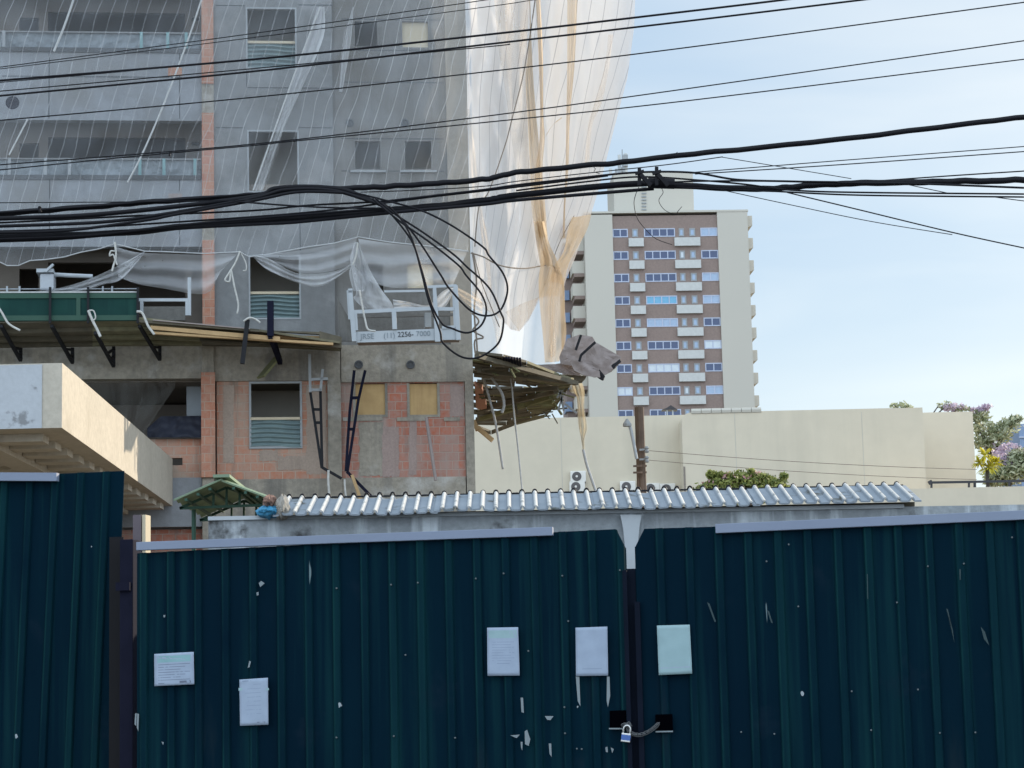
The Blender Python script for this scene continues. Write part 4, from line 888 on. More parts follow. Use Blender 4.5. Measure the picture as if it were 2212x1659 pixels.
for r in range(10):
    zc_ = zrow0 - r * SH
    for c, (ua, ub, np_) in enumerate(cols):
        a, b = ts(ua, 502), ts(ub, 502); hgt = .52 if np_ > 1 else .5
        if c == 0: a = sL1 + .01
        if c == 5: b = sB1 - .01
        wf = MB(); w = .12 if np_ > 1 else .16; z0, z1_ = zc_ - hgt, zc_ + hgt
        wf.fbox(T, a, b, z1_ - w, z1_, -.1, .06).fbox(T, a, b, z0, z0 + w, -.1, .06)
        k = (b - a - w) / np_
        for i in range(np_ + 1): wf.fbox(T, a + i * k, a + i * k + w, z0 + w, z1_ - w, -.1, .055)
        f = obj('window', wf, M['winframe' if np_ > 1 else 'frame'], TW)
        mt = spec_rows.get((r, c), 'win' if np_ > 1 else 'win_pale')
        obj('pane', MB().fbox(T, a + w * .5, b - w * .5, z0 + w * .5, z1_ - w * .5, -.09, .02), M[mt], f)
    for ua, ub in ((1357.6, 1390), (1456.5, 1512)):
        a, b = ts(ua, 523), ts(ub, 523); zc2 = zc_ - SH * .435
        obj('planter_box', MB().fbox(T, a, b, zc2 - .52, zc2 + .5, .01, .4), M['towerwhite'], TW)
    zt0 = ztop - r * SH
    obj('balcony', MB().hexa([T.P(sR1 + .02, zt0 - 1.55, -1.0), T.P(sR1 + .75, zt0 - 1.3, -1.0), T.P(sR1 + .75, zt0 - 1.3, -5), T.P(sR1 + .02, zt0 - 1.55, -5)],
                             [T.P(sR1 + .02, zt0 - .1, -1.0), T.P(sR1 + .75, zt0 - .1, -1.0), T.P(sR1 + .75, zt0 - .1, -5), T.P(sR1 + .02, zt0 - .1, -5)]), M['cream2'], TW)
    obj('balcony', MB().hexa([T.P(sL0 - 1.5, zt0 - 1.3, -1.5), T.P(sL0 - .02, zt0 - 1.3, -1.5), T.P(sL0 - .02, zt0 - 1.3, -5), T.P(sL0 - 1.5, zt0 - 1.3, -5)],
                             [T.P(sL0 - 1.5, zt0 + .2, -1.5), T.P(sL0 - .02, zt0 + .2, -1.5), T.P(sL0 - .02, zt0 + .2, -5), T.P(sL0 - 1.5, zt0 + .2, -5)]), M['cream2'], TW)
    obj('balcony_slab', MB().fbox(T, sL0 - 1.3, sL0 - .02, zt0 - 1.75, zt0 - 1.32, -5, -1.4), M['brown'], TW)
    obj('rear_balcony', MB().fbox(T, sL0 - 2.4, sL0 - 1.6, zt0 - 1.0, zt0 + .2, -9, -6), M['farblue'], TW)
obj('rear_wing', MB().fbox(T, sL0 - 2.2, sL0, 0, ztop - 2, -14, -6.5), M['brown'], TW)

# ------------------------------------------------------------------ cream commercial building
C = Frame(1600, 950, 125, 0.5)
CB = thing('commercial_building', 'long low cream painted building with blank walls behind the gate roof', 'building', C.P(0, 0, 0))
def csz(u, v, d=0): return C.sz(u, v, d)
obj('wall', MB().fbox(C, csz(940, 950)[0], csz(1482, 950)[0], 0, csz(1350, 899)[1], -12, 0), M['cream'], CB)
sA, sB = csz(1474, 950, 2)[0], csz(1996, 950, 2)[0]; zt2 = csz(1730, 886, 2)[1]
rr = .5; pf = [(sA, 0), (sB, 0), (sB, zt2)] + [(sA + rr - rr * math.sin(t * math.pi / 12), zt2 - rr + rr * math.cos(t * math.pi / 12)) for t in range(7)]
obj('wall', MB().slab([C.P(s, z, 2) for s, z in pf], -C.n * 14), M['cream'], CB)
obj('wall', MB().fbox(C, csz(1990, 970, -6)[0], csz(2105, 970, -6)[0], 0, csz(2050, 890, -6)[1], -16, -6), M['cream'], CB)
obj('parapet', MB().fbox(C, csz(1700, 1070, 7)[0], csz(2330, 1070, 7)[0], 0, csz(2090, 1053, 7)[1], 5, 7), M['cream'], CB)
obj('slit_window', MB().fbox(C, *C.rect(1477, 1008, 1481, 1065, d=2), 2.0, 2.02), M['inside'], CB)
for u, v0, v1 in ((1213, 905, 1075), (1865, 890, 1060), (1590, 890, 1060)):
    d = 0 if u < 1400 else 2; s = csz(u, 980, d)[0]; obj('wall_joint', MB().fbox(C, s - .015, s + .015, csz(u, v1, d)[1], csz(u, v0, d)[1], d, d + .01), M['cream2'], CB)
tl = obj('roof_tiles', (lambda m: [m.tube([C.P(csz(1480 + i * 21, 886, -2)[0], zt2 + .05, 1.9), C.P(csz(1500 + i * 21, 886, -2)[0], zt2 + .05, 1.9)], .18, 8) for i in range(7)] and m)(MB()), M['cream2'], CB)
CV = thing('roof_vent', 'dark hooded roof vent on white legs in front of the tower', 'vent', C.w(1448, 893, -3))
m = MB()
for u in (1440, 1452): m.fbox(C, *C.rect(u, 882, u + 2.5, 897, d=-3), -3.1, -3)
obj('leg', m, M['white'], CV)
obj('hood', MB().slab([C.w(1430, 885, -2.9), C.w(1464, 885, -2.9), C.w(1455, 879, -2.9), C.w(1449, 875, -2.9), C.w(1440, 881, -2.9)], -C.n * .8), M['darkmetal'], CV)
def acunit():
    o = thing('air_conditioner', 'x', 'air conditioner', (0, 0, 0), 'air conditioner units on the cream wall')
    obj('casing', MB().box(-.43, .43, -.32, 0, 0, .6), M['ac'], o, bevel=.03)
    obj('fan_grille', MB().lathe((-.08, -.321, .3), [(.26, 0), (.26, .012), (.2, .018)], 20, (0, -1, 0)), M['acfan'], o)
    obj('fan_hub', MB().lathe((-.08, -.335, .3), [(.07, 0), (.05, .03)], 12, (0, -1, 0)), M['ac'], o)
    obj('bracket', MB().box(-.4, -.34, -.3, 0, -.08, -.001).box(.34, .4, -.3, 0, -.08, -.001), M['darkmetal'], o)
    return o
ac0 = acunit()
for i, (u, v, lb) in enumerate(((1249, 1042, 'cream air conditioner unit, upper one of the stacked pair'), (1247, 1064, 'cream air conditioner unit, lower one of the stacked pair'), (1356, 1064, 'cream air conditioner unit left of the wooden pole'), (1408, 1068, 'cream air conditioner unit just right of the wooden pole'), (1442, 1069, 'cream air conditioner unit farthest right on the wall'))):
    p = C.w(u, v, .002); q = ac0 if i == 0 else copy_tree(ac0, p)
    q.location = p; q['label'] = lb
PO = thing('utility_pole', 'brown wooden utility pole with insulators before the cream wall', 'utility pole', (at(1380, 1000, 62).x, 62, 0))
pt = at(1380.5, 880, 62); pb_ = Vector((pt.x + .02, 62, 0))
obj('shaft', MB().tube([pb_, pt], [.16, .125], 10), M['pole'], PO)
for v in (972, 993, 1007, 1021):
    q = at(1381, v, 61.8)
    obj('insulator', MB().bar(q + Vector((-.17 if v > 1000 else .0, -.05, 0)), q + Vector((.2, -.05, 0)), .05), M['frame' if v < 1000 else 'pole'], PO)
    if v < 1000: obj('insulator', MB().lathe(q + Vector((.2, -.05, -.09)), [(.05, 0), (.07, .05), (.04, .09), (.07, .13), (.04, .18)], 10), M['frame'], PO)
LA = thing('street_lamp', 'white curved street lamp arm fixed to the wooden pole', 'street lamp', at(1373, 1000, 61.7))
obj('arm', MB().tube([at(*z9(*p), 61.7) for p in ((1785, 1010), (1760, 880), (1735, 760), (1720, 710), (1710, 695))], .045, 8), M['white'], LA)
obj('lamp_head', MB().lathe(at(*z9(1702, 712), 61.7), [(.12, -.05), (.12, .02), (.05, .12), (.03, .16)], 10), M['frame'], LA)
for k, (a, b) in enumerate((((1391, 972.5), (2110, 1014)), ((1391, 993), (2110, 1036)))):
    p, q = at(*a, 61.7), at(*b, 70); tag(obj('wire', MB().tube([p.lerp(q, i / 12) - Vector((0, 0, .08 * 4 * (i / 12) * (1 - i / 12))) for i in range(13)], .009, 5), M['dark_rope']), ('upper' if k == 0 else 'lower') + ' thin wire running right from the wooden pole across the cream wall', 'wire')
# rail on the low parapet
RL = thing('roof_railing', 'dark metal railing along the low cream parapet at the right', 'railing', C.w(2100, 1053, 6.5))
m = MB()
a, b = C.w(2006, 1042.5, 6.5), C.w(2260, 1038, 6.5); m.bar(a, b, .12, .12)
m.bar(C.w(2012, 1047, 6.5), C.w(2012, 1042, 6.5), .1); m.bar(C.w(2006, 1044, 6.5), C.w(2013, 1040, 6.5), .2)
obj('top_rail', m, M['darkmetal'], RL)
for u in (2012, 2093, 2105, 2106, 2180): obj('post', MB().bar(C.w(u, 1054, 6.5), C.w(u, 1041.5, 6.5), .1), M['darkmetal'], RL)
# far blue building at the picture's right edge
FB = thing('office_building', 'small blue facade of a far building at the right edge', 'building', at(2230, 1000, 300))
fa, fb = at(2201, 916, 300), at(2330, 1050, 300)
obj('wall', MB().box(fa.x, fb.x, 300, 312, 0, fa.z), M['farblue'], FB); obj('ledge', MB().box(fa.x - .1, fb.x, 299.8, 299.99, at(2210, 946, 300).z, at(2210, 943, 300).z), M['winframe'], FB)

# ------------------------------------------------------------------ plants
def leafcloud(mb, blobs, n, size, rnd, flat_=.0):
    for _ in range(n):
        c, r = rnd.choice(blobs)
        while True:
            d = Vector((rnd.uniform(-1, 1), rnd.uniform(-1, 1), rnd.uniform(-1, 1)))
            if .2 < d.length < 1: break
        d = d * (d.length ** -.35) * rnd.choice((.7, .9, 1, 1, 1.12, 1.3))
        p = Vector(c) + Vector((d.x * r[0], d.y * r[1], d.z * r[2]))
        a = Vector((rnd.gauss(0, 1), rnd.gauss(0, 1), rnd.gauss(0, 1))).normalized(); b = a.orthogonal().normalized(); s = size * rnd.uniform(.6, 1.4)
        mb.quad(p - a * s, p + b * s * .5, p + a * s, p - b * s * .5)
    return mb
rnd = random.Random(11)
def limbs(mb, base, tips, r0, rnd):
    base = Vector(base)
    for t in tips:
        t = Vector(t); mid = base.lerp(t, .5) + Vector((rnd.uniform(-.2, .2), rnd.uniform(-.2, .2), .15)) * (t - base).length * .3
        pts = spline([base, mid, t], 5); n = len(pts); mb.tube(pts, [r0 * (1 - .8 * i / n) for i in range(n)], 5)
    return mb
# bush above the gate roof
def bl(u, v, y, ru, rv, depth=None):
    k = y / FPX; return (at(u, v, y), (ru * k, (depth or ru) * k, rv * k))
yb_ = 34
BU = thing('bush', 'round green bush with pink tips showing above the gate roof', 'bush', (at(1600, 1060, yb_).x, yb_, 0))
blobs = [bl(1600, 1042, yb_, 55, 20), bl(1560, 1048, yb_, 45, 16), bl(1640, 1046, yb_, 45, 18), bl(1530, 1056, yb_, 30, 12), bl(1680, 1056, yb_, 25, 12), bl(1598, 1030, yb_, 25, 14), bl(1645, 1032, yb_, 20, 10), bl(1600, 1068, yb_, 86, 24), bl(1600, 1050, yb_, 70, 22), bl(1550, 1055, yb_, 45, 18), bl(1655, 1052, yb_, 45, 18)]
for _ in range(46): blobs.append(bl(1600 + rnd.gauss(0, 34), 1050 - rnd.random() * 30 * max(.1, 1 - abs(rnd.gauss(0, .4))), yb_, rnd.uniform(4, 11), rnd.uniform(4, 9)))
obj('crown', leafcloud(MB(), blobs, 9000, .036, rnd), M['leaf'], BU)
for fb in (bl(1575, 1028, yb_, 14, 8), bl(1637, 1026, yb_, 12, 8), bl(1535, 1045, yb_, 20, 8), bl(1610, 1036, yb_, 30, 10)): obj('flower_cluster', leafcloud(MB(), [fb], 24, .045, rnd), M['pinkleaf'], BU)
bz = at(1600, 1075, yb_); obj('trunk', limbs(MB().tube([(bz.x, yb_, 0), (bz.x, yb_, bz.z - .2)], [.1, .07], 7), (bz.x, yb_, bz.z - .3), [at(u, v, yb_) for u, v in ((1550, 1050), (1600, 1035), (1645, 1040), (1680, 1058))], .05, rnd), M['bark'], BU)
def tree(name, label, cat, y, blobs, n, size, mat, fl, flm, tips, ub, vb, r=.15):
    b = at(ub, vb, y); t = thing(name, label, cat, (b.x, y, 0))
    obj('crown', leafcloud(MB(), blobs, n, size, rnd), M[mat], t)
    for fb in (fl[0] if fl else ()): obj('flower_cluster', leafcloud(MB(), [fb], fl[1] // len(fl[0]), size * .8, rnd), M[flm], t)
    obj('trunk', limbs(MB().tube([(b.x, y, 0), (b.x, y, b.z)], [r, r * .7], 8), b, [at(u, v, y) for u, v in tips], r * .55, rnd), M['bark'], t)
    return t
Y = 140
tree('flowering_tree', 'sparse tree with pale leaves and purple blossom beyond the cream wall', 'tree', Y,
     [bl(2125, 925, Y, 30, 18), bl(2150, 950, Y, 32, 20), bl(2115, 900, Y, 22, 12), bl(2180, 915, Y, 26, 12), bl(2165, 935, Y, 30, 14), bl(2120, 955, Y, 22, 16), bl(2195, 905, Y, 12, 6)], 1500, .17, 'leaf_pale',
     ([bl(2110, 885, Y, 16, 8), bl(2060, 880, Y, 26, 7), bl(2130, 880, Y, 12, 6), bl(2150, 970, Y, 25, 14)], 420), 'flower',
     [(2100, 900), (2130, 890), (2160, 915), (2190, 905), (2200, 902), (2120, 880), (2140, 930), (2175, 930)], 2140, 1000)
tree('twiggy_tree', 'twiggy treetop poking above the right end of the cream wall', 'tree', Y,
     [bl(1942, 876, Y, 20, 7), bl(2042, 876, Y, 22, 8), bl(1958, 881, Y, 14, 4), bl(2075, 884, Y, 25, 6)], 260, .15, 'leaf_pale', ([bl(2060, 880, Y, 30, 7)], 90), 'flower',
     [(1930, 873), (1950, 875), (1965, 878), (2030, 872), (2050, 870), (2080, 880)], 1990, 930)
Y = 122
tree('flowering_shrub', 'dense green shrub dotted with pink flowers behind the railing', 'shrub', Y,
     [bl(2165, 1025, Y, 40, 22), bl(2200, 1010, Y, 40, 28), bl(2230, 1000, Y, 40, 30), bl(2150, 1035, Y, 22, 14), bl(2205, 985, Y, 26, 16)], 3600, .14, 'leaf_pale',
     ([bl(2160, 985, Y, 18, 14), bl(2180, 965, Y, 24, 8), bl(2205, 985, Y, 18, 16), bl(2170, 1000, Y, 20, 10)], 420), 'flower', [(2150, 1020), (2180, 1000), (2210, 990), (2170, 985)], 2180, 1055)
PA = thing('palm_plant', 'bright yellow spiky palm beside the end of the cream wall', 'palm', (at(2128, 1040, 119).x, 119, 0))
fm = MB()
for (u, v, sc) in ((2128, 985, 22), (2150, 1000, 18), (2135, 1010, 22), (2115, 1000, 16)):
    c = at(u, v, 119)
    for i in range(60):
        a = rnd.uniform(0, 2 * math.pi); el = rnd.uniform(-.5, 1.2); L_ = sc * 119 / FPX * rnd.uniform(.9, 1.6)
        d = Vector((math.cos(a) * math.cos(el), math.sin(a) * math.cos(el), math.sin(el))); sd_ = d.cross(Vector((0, 0, 1))).normalized() * .06
        mid = c + d * L_ * .55; tip = c + d * L_ - Vector((0, 0, L_ * .25)); fm.quad(c - sd_ * .5, mid - sd_, tip, mid + sd_)
obj('fronds', fm, M['yellow'], PA)
tb0 = at(2130, 1010, 119); obj('stem', MB().tube([(tb0.x, 119, 0), (tb0.x + .05, 119, tb0.z)], [.14, .1], 8), M['bark'], PA)

# ------------------------------------------------------------------ wall with little roof behind the gate
YW = 16.5
WL = thing('gate_wall', 'stained grey concrete wall topped by a small corrugated roof behind the gate', 'wall', (at(1200, 1150, YW).x, YW, 0))
a, b = at(450, 1121, YW), at(3100, 1074, YW)
def wallpt(t, dz): p = a.lerp(b, t); return Vector((p.x, p.y, p.z + dz))
m = MB(); m.hexa([(a.x, YW, 0), (b.x, YW, 0), (b.x, YW + .25, 0), (a.x, YW + .25, 0)], [a, b, b + Vector((0, .25, 0)), a + Vector((0, .25, 0))])
obj('wall', m, M['wallcon'], WL)
m = MB(); m.hexa([wallpt(0, -.012) + Vector((0, -.02, 0)), wallpt(.567, -.012) + Vector((0, -.02, 0)), wallpt(.567, -.012) + Vector((0, .2, 0)), wallpt(0, -.012) + Vector((0, .2, 0))], [wallpt(0, .016) + Vector((0, -.02, 0)), wallpt(.567, .016) + Vector((0, -.02, 0)), wallpt(.567, .016) + Vector((0, .2, 0)), wallpt(0, .016) + Vector((0, .2, 0))])
obj('coping', m, M['wallwhite'], WL)
c0, c1 = at(1343, 1130, YW - .06), at(1381, 1130, YW - .06)
ps = [at(u, v, YW - .06) for u, v in ((1340, 1112), (1386, 1112), (1381, 1140), (1376, 1200), (1375, 1300), (1353, 1300), (1352, 1200), (1346, 1140))]
obj('pilaster', MB().slab(ps, (0, .058, 0)), M['wallwhite'], WL)
ra, rb = at(592, 1113, YW - .12), at(1985, 1084, YW - .12); RLEN, SL = .66, R(15)
rx = (rb - ra); NRIB = 48
def prof(t):
    f = (t * NRIB) % 1.0; k = max(0, 1 - (abs(f - .5) / .19) ** 2); return .027 * math.sqrt(k)
for i in range(4):
    t0, t1 = i / 4 - .002, (i + 1) / 4 + .004
    lift = .006 * (i % 2) + .002 * i
    def rf(x, y, t0=t0, t1=t1, lift=lift):
        t = t0 + (t1 - t0) * x; p = ra + rx * t; h = prof(t)
        sag = .012 * noise.noise(Vector((t * 9, i, 0)))
        return p + Vector((0, math.cos(SL) * RLEN * y, math.sin(SL) * RLEN * y + .01 * noise.noise(Vector((t * 30, 5, 0))))) + Vector((0, -math.sin(SL), math.cos(SL))) * (h + lift + sag)
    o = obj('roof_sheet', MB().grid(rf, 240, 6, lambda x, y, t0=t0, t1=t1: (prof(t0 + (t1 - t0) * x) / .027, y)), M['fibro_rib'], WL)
    so_ = o.modifiers.new('thick', 'SOLIDIFY'); so_.thickness = .012; so_.offset = -1
rt = MB(); rt.tube([ra + rx * (i / 480) + Vector((0, math.cos(SL) * RLEN, math.sin(SL) * RLEN)) + Vector((0, -math.sin(SL), math.cos(SL))) * (prof(i / 480) + .012) for i in range(481)], .0075, 5)
obj('ridge_trim', rt, M['black'], WL)
obj('roof_batten', MB().bar(ra + Vector((0, .2, .0)), rb + Vector((0, .2, .0)), .05, .03), M['plank'], WL)
# sacks at the roof's left end
def blob(name, label, u, v, ru, rv, mat, k, sq=1.0):
    c = at(u, v, YW - .02); q = YW / FPX
    def fn(a, b):
        th, ph = a * 2 * math.pi, b * math.pi; r = 1.05 + .35 * noise.noise(Vector((math.cos(th) * 1.5 + k, math.sin(th) * 1.5, b * 3))) + .2 * noise.noise(Vector((math.cos(th) * 4 + k, math.sin(th) * 4, b * 8)))
        w = math.sin(ph) * (1 - sq * .55 * math.cos(ph) * (math.cos(ph) > 0)); return c + Vector((math.cos(th) * w * ru * q * r, math.sin(th) * w * .12 * r, math.cos(ph) * rv * q * r))
    return tag(obj(name, MB().grid(fn, 40, 24), M[mat]), label, 'bag')
blob('brown_sack', 'crumpled brown sack on the wall end, above the blue plastic', 583, 1084, 15, 14, 'brownbag', 3, 0)
blob('blue_bag', 'bright blue plastic sheet bunched on the left end of the wall', 584, 1103, 26, 15, 'bluebag', 1, 1)
blob('plastic_bag', 'dirty clear plastic bag beside the blue sheet at the end of the roof', 610, 1097, 17, 24, 'dirtybag', 8, .3)
# green gable shelter
YG = 30
GS = thing('gable_shelter', 'small green metal gable shelter between the canopy and the gate wall', 'shelter', (at(480, 1120, YG).x, YG, 0))
def g(x, y, yy=YG): return at(*zg(x, y), yy)
BK = Vector((0, 2.6, 0))
ridgeF = g(755, 110); ridgeB = ridgeF + BK
eLF, eRF = g(235, 340), g(1270, 330)
eRF.z = eLF.z + .02
eLB, eRB = eLF + BK, eRF + BK
# ridge runs away from the street; the sheets are seen from below
fw = Vector((0, -2.2, 0))
def slope(e, r, e2, r2, nm):
    def fn(x, y): p = e.lerp(r, y).lerp(e2.lerp(r2, y), x); return p + Vector((0, 0, .03 * abs(math.sin(x * 22))))
    o = obj(nm, MB().grid(fn, 60, 3), M['green_canopy'], GS); s = o.modifiers.new('thick', 'SOLIDIFY'); s.thickness = .02; return o
slope(eLF, ridgeF, eLB, ridgeB, 'roof_sheet'); slope(eRF, ridgeF, eRB, ridgeB, 'roof_sheet')
dn = Vector((0, 0, -.05))
for y_ in (.2, .95):
    o = BK * y_; tr = MB()
    tr.bar(eLF + o + dn, eRF + o + dn, .035).bar(eLF + o + dn, ridgeF + o + dn, .035).bar(eRF + o + dn, ridgeF + o + dn, .035)
    for t in (.36, .5, .64): p = eLF.lerp(eRF, t) + o + dn; q = (eLF.lerp(ridgeF, t / .5) if t < .5 else eRF.lerp(ridgeF, (1 - t) / .5)) + o + dn; tr.bar(p, q, .03)
    obj('truss', tr, M['green_trim'], GS)
pu = MB()
for t in (.25, .5, .75): pu.bar(eLF.lerp(ridgeF, t) + dn, eLB.lerp(ridgeB, t) + dn, .035).bar(eRF.lerp(ridgeF, t) + dn, eRB.lerp(ridgeB, t) + dn, .035)
obj('purlins', pu, M['green_trim'], GS)
obj('ridge_cap', MB().bar(ridgeF + Vector((0, -.05, .05)), ridgeB + Vector((0, .05, .05)), .22, .04), M['green_canopy'], GS)
for p in (eLF.lerp(eRF, .12) + BK * .3, eLB.lerp(eRB, .12), eLF.lerp(eRF, .9) + BK * .3, eLB.lerp(eRB, .9)): obj('post', MB().tube([(p.x, p.y, 0), p + dn], .03, 8), M['green_trim'], GS)

# ------------------------------------------------------------------ street fence and gate
FF = Frame(1106, 1300, 13.9, -9.8)
PITCHR = .178
def corr(F_, s0, s1, ztf, zbot, off=0.0, lean=0.0, amp=.020, phase=0.0, cutc=None):
    m = MB(); s = s0; pr = []
    xs = []
    k0 = math.floor(s0 / PITCHR) - 1
    k = k0
    while True:
        b = k * PITCHR + phase
        for fx, h, e in ((0, 0, 0), (.30, .06, 0), (.52, 0, 0), (.64, 0, 0), (.70, .9, .8), (.735, 1, 1), (.77, 1, .25), (.90, 1, .25), (.93, .9, .5), (.985, 0, 0)):
            q = b + fx * PITCHR
            if s0 < q < s1: xs.append((q, h * amp, e))
        if b > s1: break
        k += 1
    def hgt(q):
        f = ((q - phase) / PITCHR) % 1
        return amp * interp([(0, 0), (.64, 0), (.735, 1), (.9, 1), (.985, 0), (1, 0)], f)[0]
    xs = [(s0, hgt(s0), 0)] + xs + [(s1, hgt(s1), 0)]; m.uv = {}
    nz_ = 10
    b0 = len(m.v)
    for (q, h, e) in xs:
        zt_ = ztf(q)
        for j in range(nz_ + 1):
            z = zbot + (zt_ - zbot) * j / nz_; dent = .006 * noise.noise(Vector((q * 1.7, z * 1.5, 2)))
            m.v.append(F_.P(q + lean * (z - 1.6), z, off + h + dent)); m.uv[len(m.v) - 1] = (e, z)
    for i in range(len(xs) - 1):
        for j in range(nz_):
            q = b0 + i * (nz_ + 1) + j; m.f.append((q, q + nz_ + 1, q + nz_ + 2, q + 1))
    return m
def fs(u, v, d=0): return FF.sz(u, v, d)
def solid(o, t=.004): s = o.modifiers.new('thick', 'SOLIDIFY'); s.thickness = t; return o
# left leaf
GL = thing('gate_leaf', 'dark green corrugated gate leaf carrying four paper notices, left of the chain', 'gate', FF.P(fs(800, 1400)[0], 0.15, 0))
gL0, gL1 = fs(296, 1400)[0], fs(1359, 1400)[0]
zA, zB = fs(400, 1190)[1], fs(1190, 1150)[1]; sA_, sB_ = fs(400, 1190)[0], fs(1190, 1150)[0]
ztl = lambda s: zA + (zB - zA) * (s - sA_) / (sB_ - sA_) - (max(0, s - (gL1 - .055)) * 2.2)
solid(obj('sheet', corr(FF, gL0, gL1, ztl, .15), M['green'], GL))
def capbar(u0, v0, u1, v1, h, d, par, nm='cap_rail', mat='cap', t=.05):
    p, q = FF.w(u0, v0, d), FF.w(u1, v1, d); k = Vector((0, 0, -h)); n_ = FF.n * t
    return obj(nm, MB().hexa([p + k, q + k, q + k - n_, p + k - n_], [p, q, q - n_, p - n_]), M[mat], par, bevel=.003)
capbar(294, 1171, 1193, 1138, .052, .045, GL)
obj('edge_bar', MB().fbox(FF, gL1 - .022, gL1 + .004, .15, fs(1360, 1232)[1], .02, .045), M['gate_edge'], GL)
# right leaf
GR = thing('gate_leaf', 'dark green corrugated gate leaf at the right with one green notice', 'gate', FF.P(fs(1800, 1400)[0], .15, 0))
gR0, gR1 = fs(1379, 1400)[0], fs(3300, 1400)[0]
zA2, zB2 = fs(1400, 1142)[1], fs(2212, 1118)[1]; sA2, sB2 = fs(1400, 1142)[0], fs(2212, 1118)[0]
ztr_ = lambda s: zA2 + (zB2 - zA2) * (s - sA2) / (sB2 - sA2) - (max(0, gR0 + .05 - s) * 2.2)
solid(obj('sheet', corr(FF, gR0, gR1, ztr_, .15, phase=.06), M['green'], GR))
capbar(1545, 1132, 3300, 1053, .055, .045, GR)
obj('edge_bar', MB().fbox(FF, gR0 - .012, gR0 + .02, .15, fs(1385, 1300)[1], .008, .03), M['gate_edge'], GR)
obj('overlap_strip', MB().fbox(FF, gL1 - .02, gR0 + .02, .15, fs(1370, 1228)[1], -.03, -.012), M['gate_edge'], GR)
# paint chips and glue marks that stand out on the gate
def mark(pts, par, mat='chip', d=.034):
    obj('bare_patch', MB().slab([FF.w(u, v, d) for u, v in pts], -FF.n * .0015), M[mat], par)
zbq = zz(1300, 2000, 1400)
def zb_(x, y): return zbq(x, y)
for pts in (((1185, 1180), (1200, 1180), (1205, 1275), (1190, 1270)), ((1210, 1390), (1225, 1380), (1245, 1440), (1235, 1480), (1212, 1470)), ((1185, 1455), (1197, 1455), (1195, 1510), (1187, 1490)), ((1360, 1465), (1375, 1465), (1378, 1550), (1365, 1530)), ((1120, 1415), (1180, 1410), (1160, 1432)),
            ((1335, 1295), (1390, 1295), (1370, 1320), (1350, 1318)), ((1528, 1048), (1550, 1050), (1557, 1235), (1540, 1200)), ((1722, 1048), (1738, 1050), (1742, 1170), (1728, 1240), (1720, 1200)), ((1712, 1490), (1725, 1485), (1728, 1520), (1715, 1518)), ((1745, 1490), (1765, 1500), (1755, 1525))):
    mark([zb_(*p) for p in pts], GL)
zlq = zz(0, 2000, 1300 * 2212 / 2106)
for pts in (((1650, 480), (1665, 465), (1688, 480), (1660, 505)), ((1635, 540), (1648, 535), (1650, 555), (1638, 560)), ((1590, 975), (1600, 980), (1592, 1015), (1580, 1020)), ((1030, 1490), (1045, 1495), (1040, 1512)), ((1042, 683), (1055, 683), (1052, 698), (1043, 697)), ((862, 1310), (872, 1310), (868, 1390), (858, 1380)), ((875, 1310), (886, 1315), (882, 1425), (872, 1400))):
    mark([zlq(*p) for p in pts], GL)
zrq = zz(2632, 1950, 1400 * 2212 / 2163)
for pts in (((235, 650), (250, 660), (290, 770), (280, 770)), ((600, 700), (612, 705), (635, 778), (625, 775)), ((1690, 690), (1700, 694), (1740, 900), (1730, 820)), ((1900, 800), (1925, 830), (1952, 915), (1920, 875)), ((1770, 450), (1778, 450), (1778, 515), (1772, 515)), ((1207, 480), (1212, 480), (1215, 630), (1210, 630))):
    mark([zrq(*p) for p in pts], GR, 'gate_scratch')
for (x, y) in ((443, 1440), (645, 1452), (1115, 1193), (1233, 1429), (1518, 1182), (1651, 1446), (1867, 1443), (1797, 417), (1578, 433), (732, 300), (597, 403), (790, 677), (1390, 653), (2090, 257)):
    u, v = zrq(x, y); obj('screw', MB().lathe(FF.w(u, v, .02), [(.0055, 0), (.0055, .011), (.003, .013)], 8, FF.n), M['screw'], GR)
for (x, y) in ((380, 478), (547, 466), (907, 440), (1080, 408), (1445, 423), (1482, 705), (1234, 890), (41, 1428), (397, 1420), (779, 1430), (1458, 1240), (1462, 1402), (1536, 1498), (1566, 1500), (1803, 388), (42, 500), (470, 915)):
    u, v = zb_(x, y); obj('screw', MB().lathe(FF.w(u, v, .02), [(.0055, 0), (.0055, .011), (.003, .013)], 8, FF.n), M['screw'], GL)
# square hand holes
holem = flat('hole_dark', (.001, .001, .002), 1, spec=0)
def hole(pts, par):
    obj('hand_hole', MB().slab([FF.w(*zb_(*p), .036) for p in pts], -FF.n * .012), holem, par)
hole(((1738, 1262), (1838, 1258), (1842, 1368), (1740, 1372)), GL); hole(((2022, 1285), (2128, 1282), (2132, 1388), (2025, 1390)), GR)
for par, (p, q) in ((GL, ((1735, 1373), (1830, 1373))), (GR, ((2025, 1392), (2133, 1390)))):
    obj('hole_edge', MB().bar(FF.w(*zb_(*p), .04), FF.w(*zb_(*q), .04), .008), M['chip'], par)
